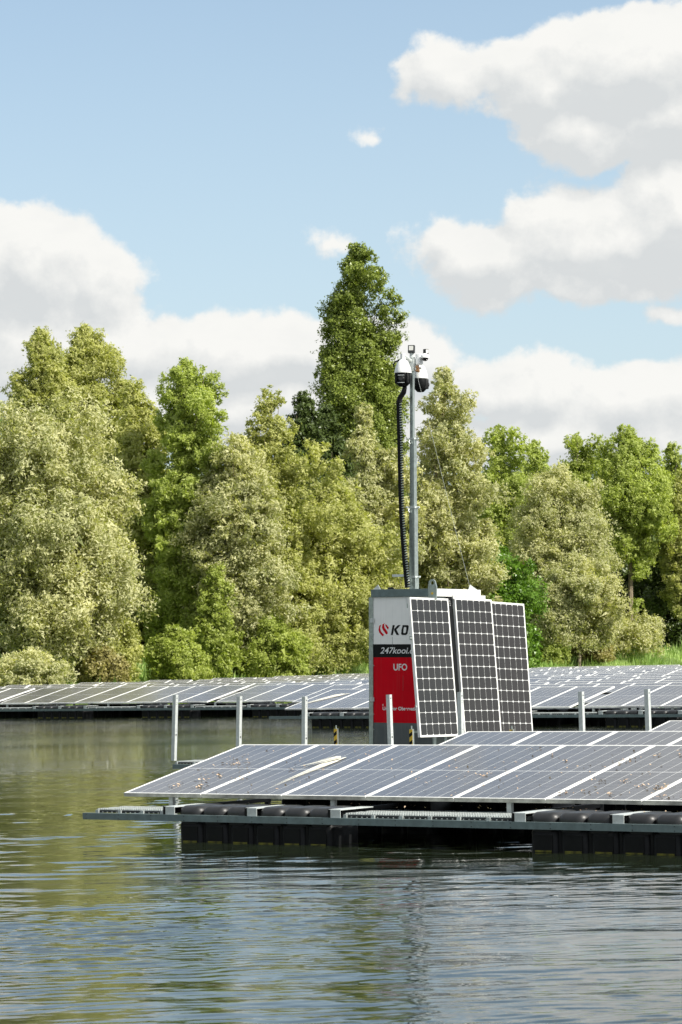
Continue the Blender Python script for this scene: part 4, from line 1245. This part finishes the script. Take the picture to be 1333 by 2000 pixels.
# bracket head
b = MB(); zh = mz(722); xt = xz(806.4, 730, ym)[0]
x1, z1 = xz(790, 694, ym - .2); x2, z2 = xz(822, 705, ym + .2)
b.tube([(x1, ym - .2, z1), (xt, ym, zh + .11)], .024, 8); b.tube([(x2, ym + .2, z2), (xt, ym, zh + .06)], .024, 8)
b.box(xt - .045, xt + .045, ym - .04, ym + .04, zh - .02, zh + .16, 0); b.box(xt - .02, xt + .16, ym - .02, ym + .02, zh + .0, zh + .03, 0)
b.box(xt - .03, xt + .02, ym - .03, ym + .03, zh + .16, zh + .24, 0)
link('head_bracket', b.mesh('head_bracket', M_GALVL), cab)
x1, z1 = xz(815, 716, ym - .03)
b = MB(); b.tube([(x1, ym - .05, z1), (x1 + .03, ym - .05, z1 - .01)], .022, 8); b.tube([(x1 + .0, ym - .05, z1 - .06), (x1 + .05, ym - .05, z1 - .07)], .020, 8); b.box(x1 - .005, x1 + .03, ym - .045, ym - .02, z1 - .08, z1 + .02)
link('rusty_clamp', b.mesh('rusty_clamp', M_RUST, False), cab)
# cable loop of the left camera
lp = [(779, 704), (773, 706), (769.5, 711), (770, 717)]
b = MB(); b.tube([(xz(a, c, ym - .1)[0], ym - .1, xz(a, c, ym - .1)[1]) for a, c in [(785, 702)] + lp], .012, 8); link('camera_cable', b.mesh('camera_cable', M_PLAST, True), cab)


def lamp(px0, py0, px1, py1, yd, yaw, tilt, label):
    x, z = xz((px0 + px1) / 2, (py0 + py1) / 2, yd); w = (px1 - px0) / SCL; h = (py1 - py0) / SCL
    root = empty('flood_lamp', (0, 0, 0), label=label, cat='lamp'); root.matrix_world = Mc @ Matrix.Translation((x, yd, z)) @ Matrix.Rotation(yaw, 4, 'Z') @ Matrix.Rotation(tilt, 4, 'X')
    b = MB(); b.rbox(-w / 2, w / 2, -.03, .03, -h / 2, h / 2, .008); link('housing', b.mesh('housing', M_DARK), root)
    b = MB(); b.box(-w * .33, w * .33, -.0335, -.0305, -h * .2, h * .38); link('lamp_glass', b.mesh('lamp_glass', M_LAMPG), root)
    b = MB(); b.box(-.012, .012, .0, .02, -h * .5 - .07, -h * .5); link('yoke', b.mesh('yoke', M_GALVL), root)


lamp(797.5, 674, 811, 689.5, ym - .03, math.radians(22), math.radians(-6), 'square flood lamp with a pale glass on top of the mast')
lamp(828, 681.5, 836.5, 693, ym + .12, math.radians(70), 0, 'small black lamp seen from the side, above the small dome camera')
x1, z1 = xz(803.5, 700, ym); b = MB(); b.tube([(x1 - .08, ym - .03, z1 + .02), (x1 - .06, ym - .04, z1 - .04), (x1 - .01, ym - .03, z1 - .09)], .013, 7); link('lamp_cable', b.mesh('lamp_cable', M_PLAST, True), cab)
# small dome camera on a white box
x1, z1 = xz(820.5, 701, ym + .02); x2, z2 = xz(830.5, 694.5, ym + .0)
root = empty('small_dome_camera', (0, 0, 0), label='small white dome camera on a white box, right of the flood lamp', cat='camera'); root.matrix_world = Mc @ Matrix.Translation((x1, ym + .02, z1))
b = MB(); b.rbox(-.06, .035, -.04, .05, -.085, .075, .025); link('junction_box', b.mesh('junction_box', M_WHITE, True), root)
dx, dz = x2 - x1, z2 - z1
b = MB(); Mt = Matrix.Translation((dx, -.02, dz - .01)); b.lathe([(.01, .045), (.035, .038), (.06, .015), (.066, -.012), (.066, -.022), (.05, -.024)], 20, 0, Mt); link('cap', b.mesh('cap', M_WHITE, True), root)
b = MB(); b.lathe([(.048, -.022), (.046, -.04), (.03, -.062), (.008, -.07)], 18, 0, Mt); link('dome_glass', b.mesh('dome_glass', M_LENS, True), root)
# guy wire
p0 = Mc @ Vector((xz(815.5, 733, ym)[0], ym, xz(815.5, 733, ym)[1])); p1 = Mc @ Vector((0, yb_, Zt + .075))
b = MB(); b.tube([p0, p0.lerp(p1, .35) + Vector((0, 0, -.012)), p0.lerp(p1, .7) + Vector((0, 0, -.012)), p1], .0017, 5)
link('guy_wire', b.mesh('guy_wire', M_GALVL), label='thin steel wire from the mast top down to the back of the cabinet lid', cat='wire')

# raft that floats the cabinet
rf = empty('cabinet_raft', Mc @ Vector((0, 0, 0)), (0, 0, -CA), label='galvanised raft with floats under the cabinet', cat='raft')
b = MB()
for yy in (-.6, .1, 1.1, 2.3): b.box(-1.9, .9, yy, yy + .07, .23, .29, 0)
for xx in (-1.9, -1.1, .05, .85): b.box(xx, xx + .07, -.55, 2.3, .225, .285, 0)
link('raft_frame', b.mesh('raft_frame', M_GALV), rf)
for yy in (-.5, 1.0): link('pontoon', PONT, rf, (-1.7, yy, -.02))
print('leaf triangles', TOT[0])
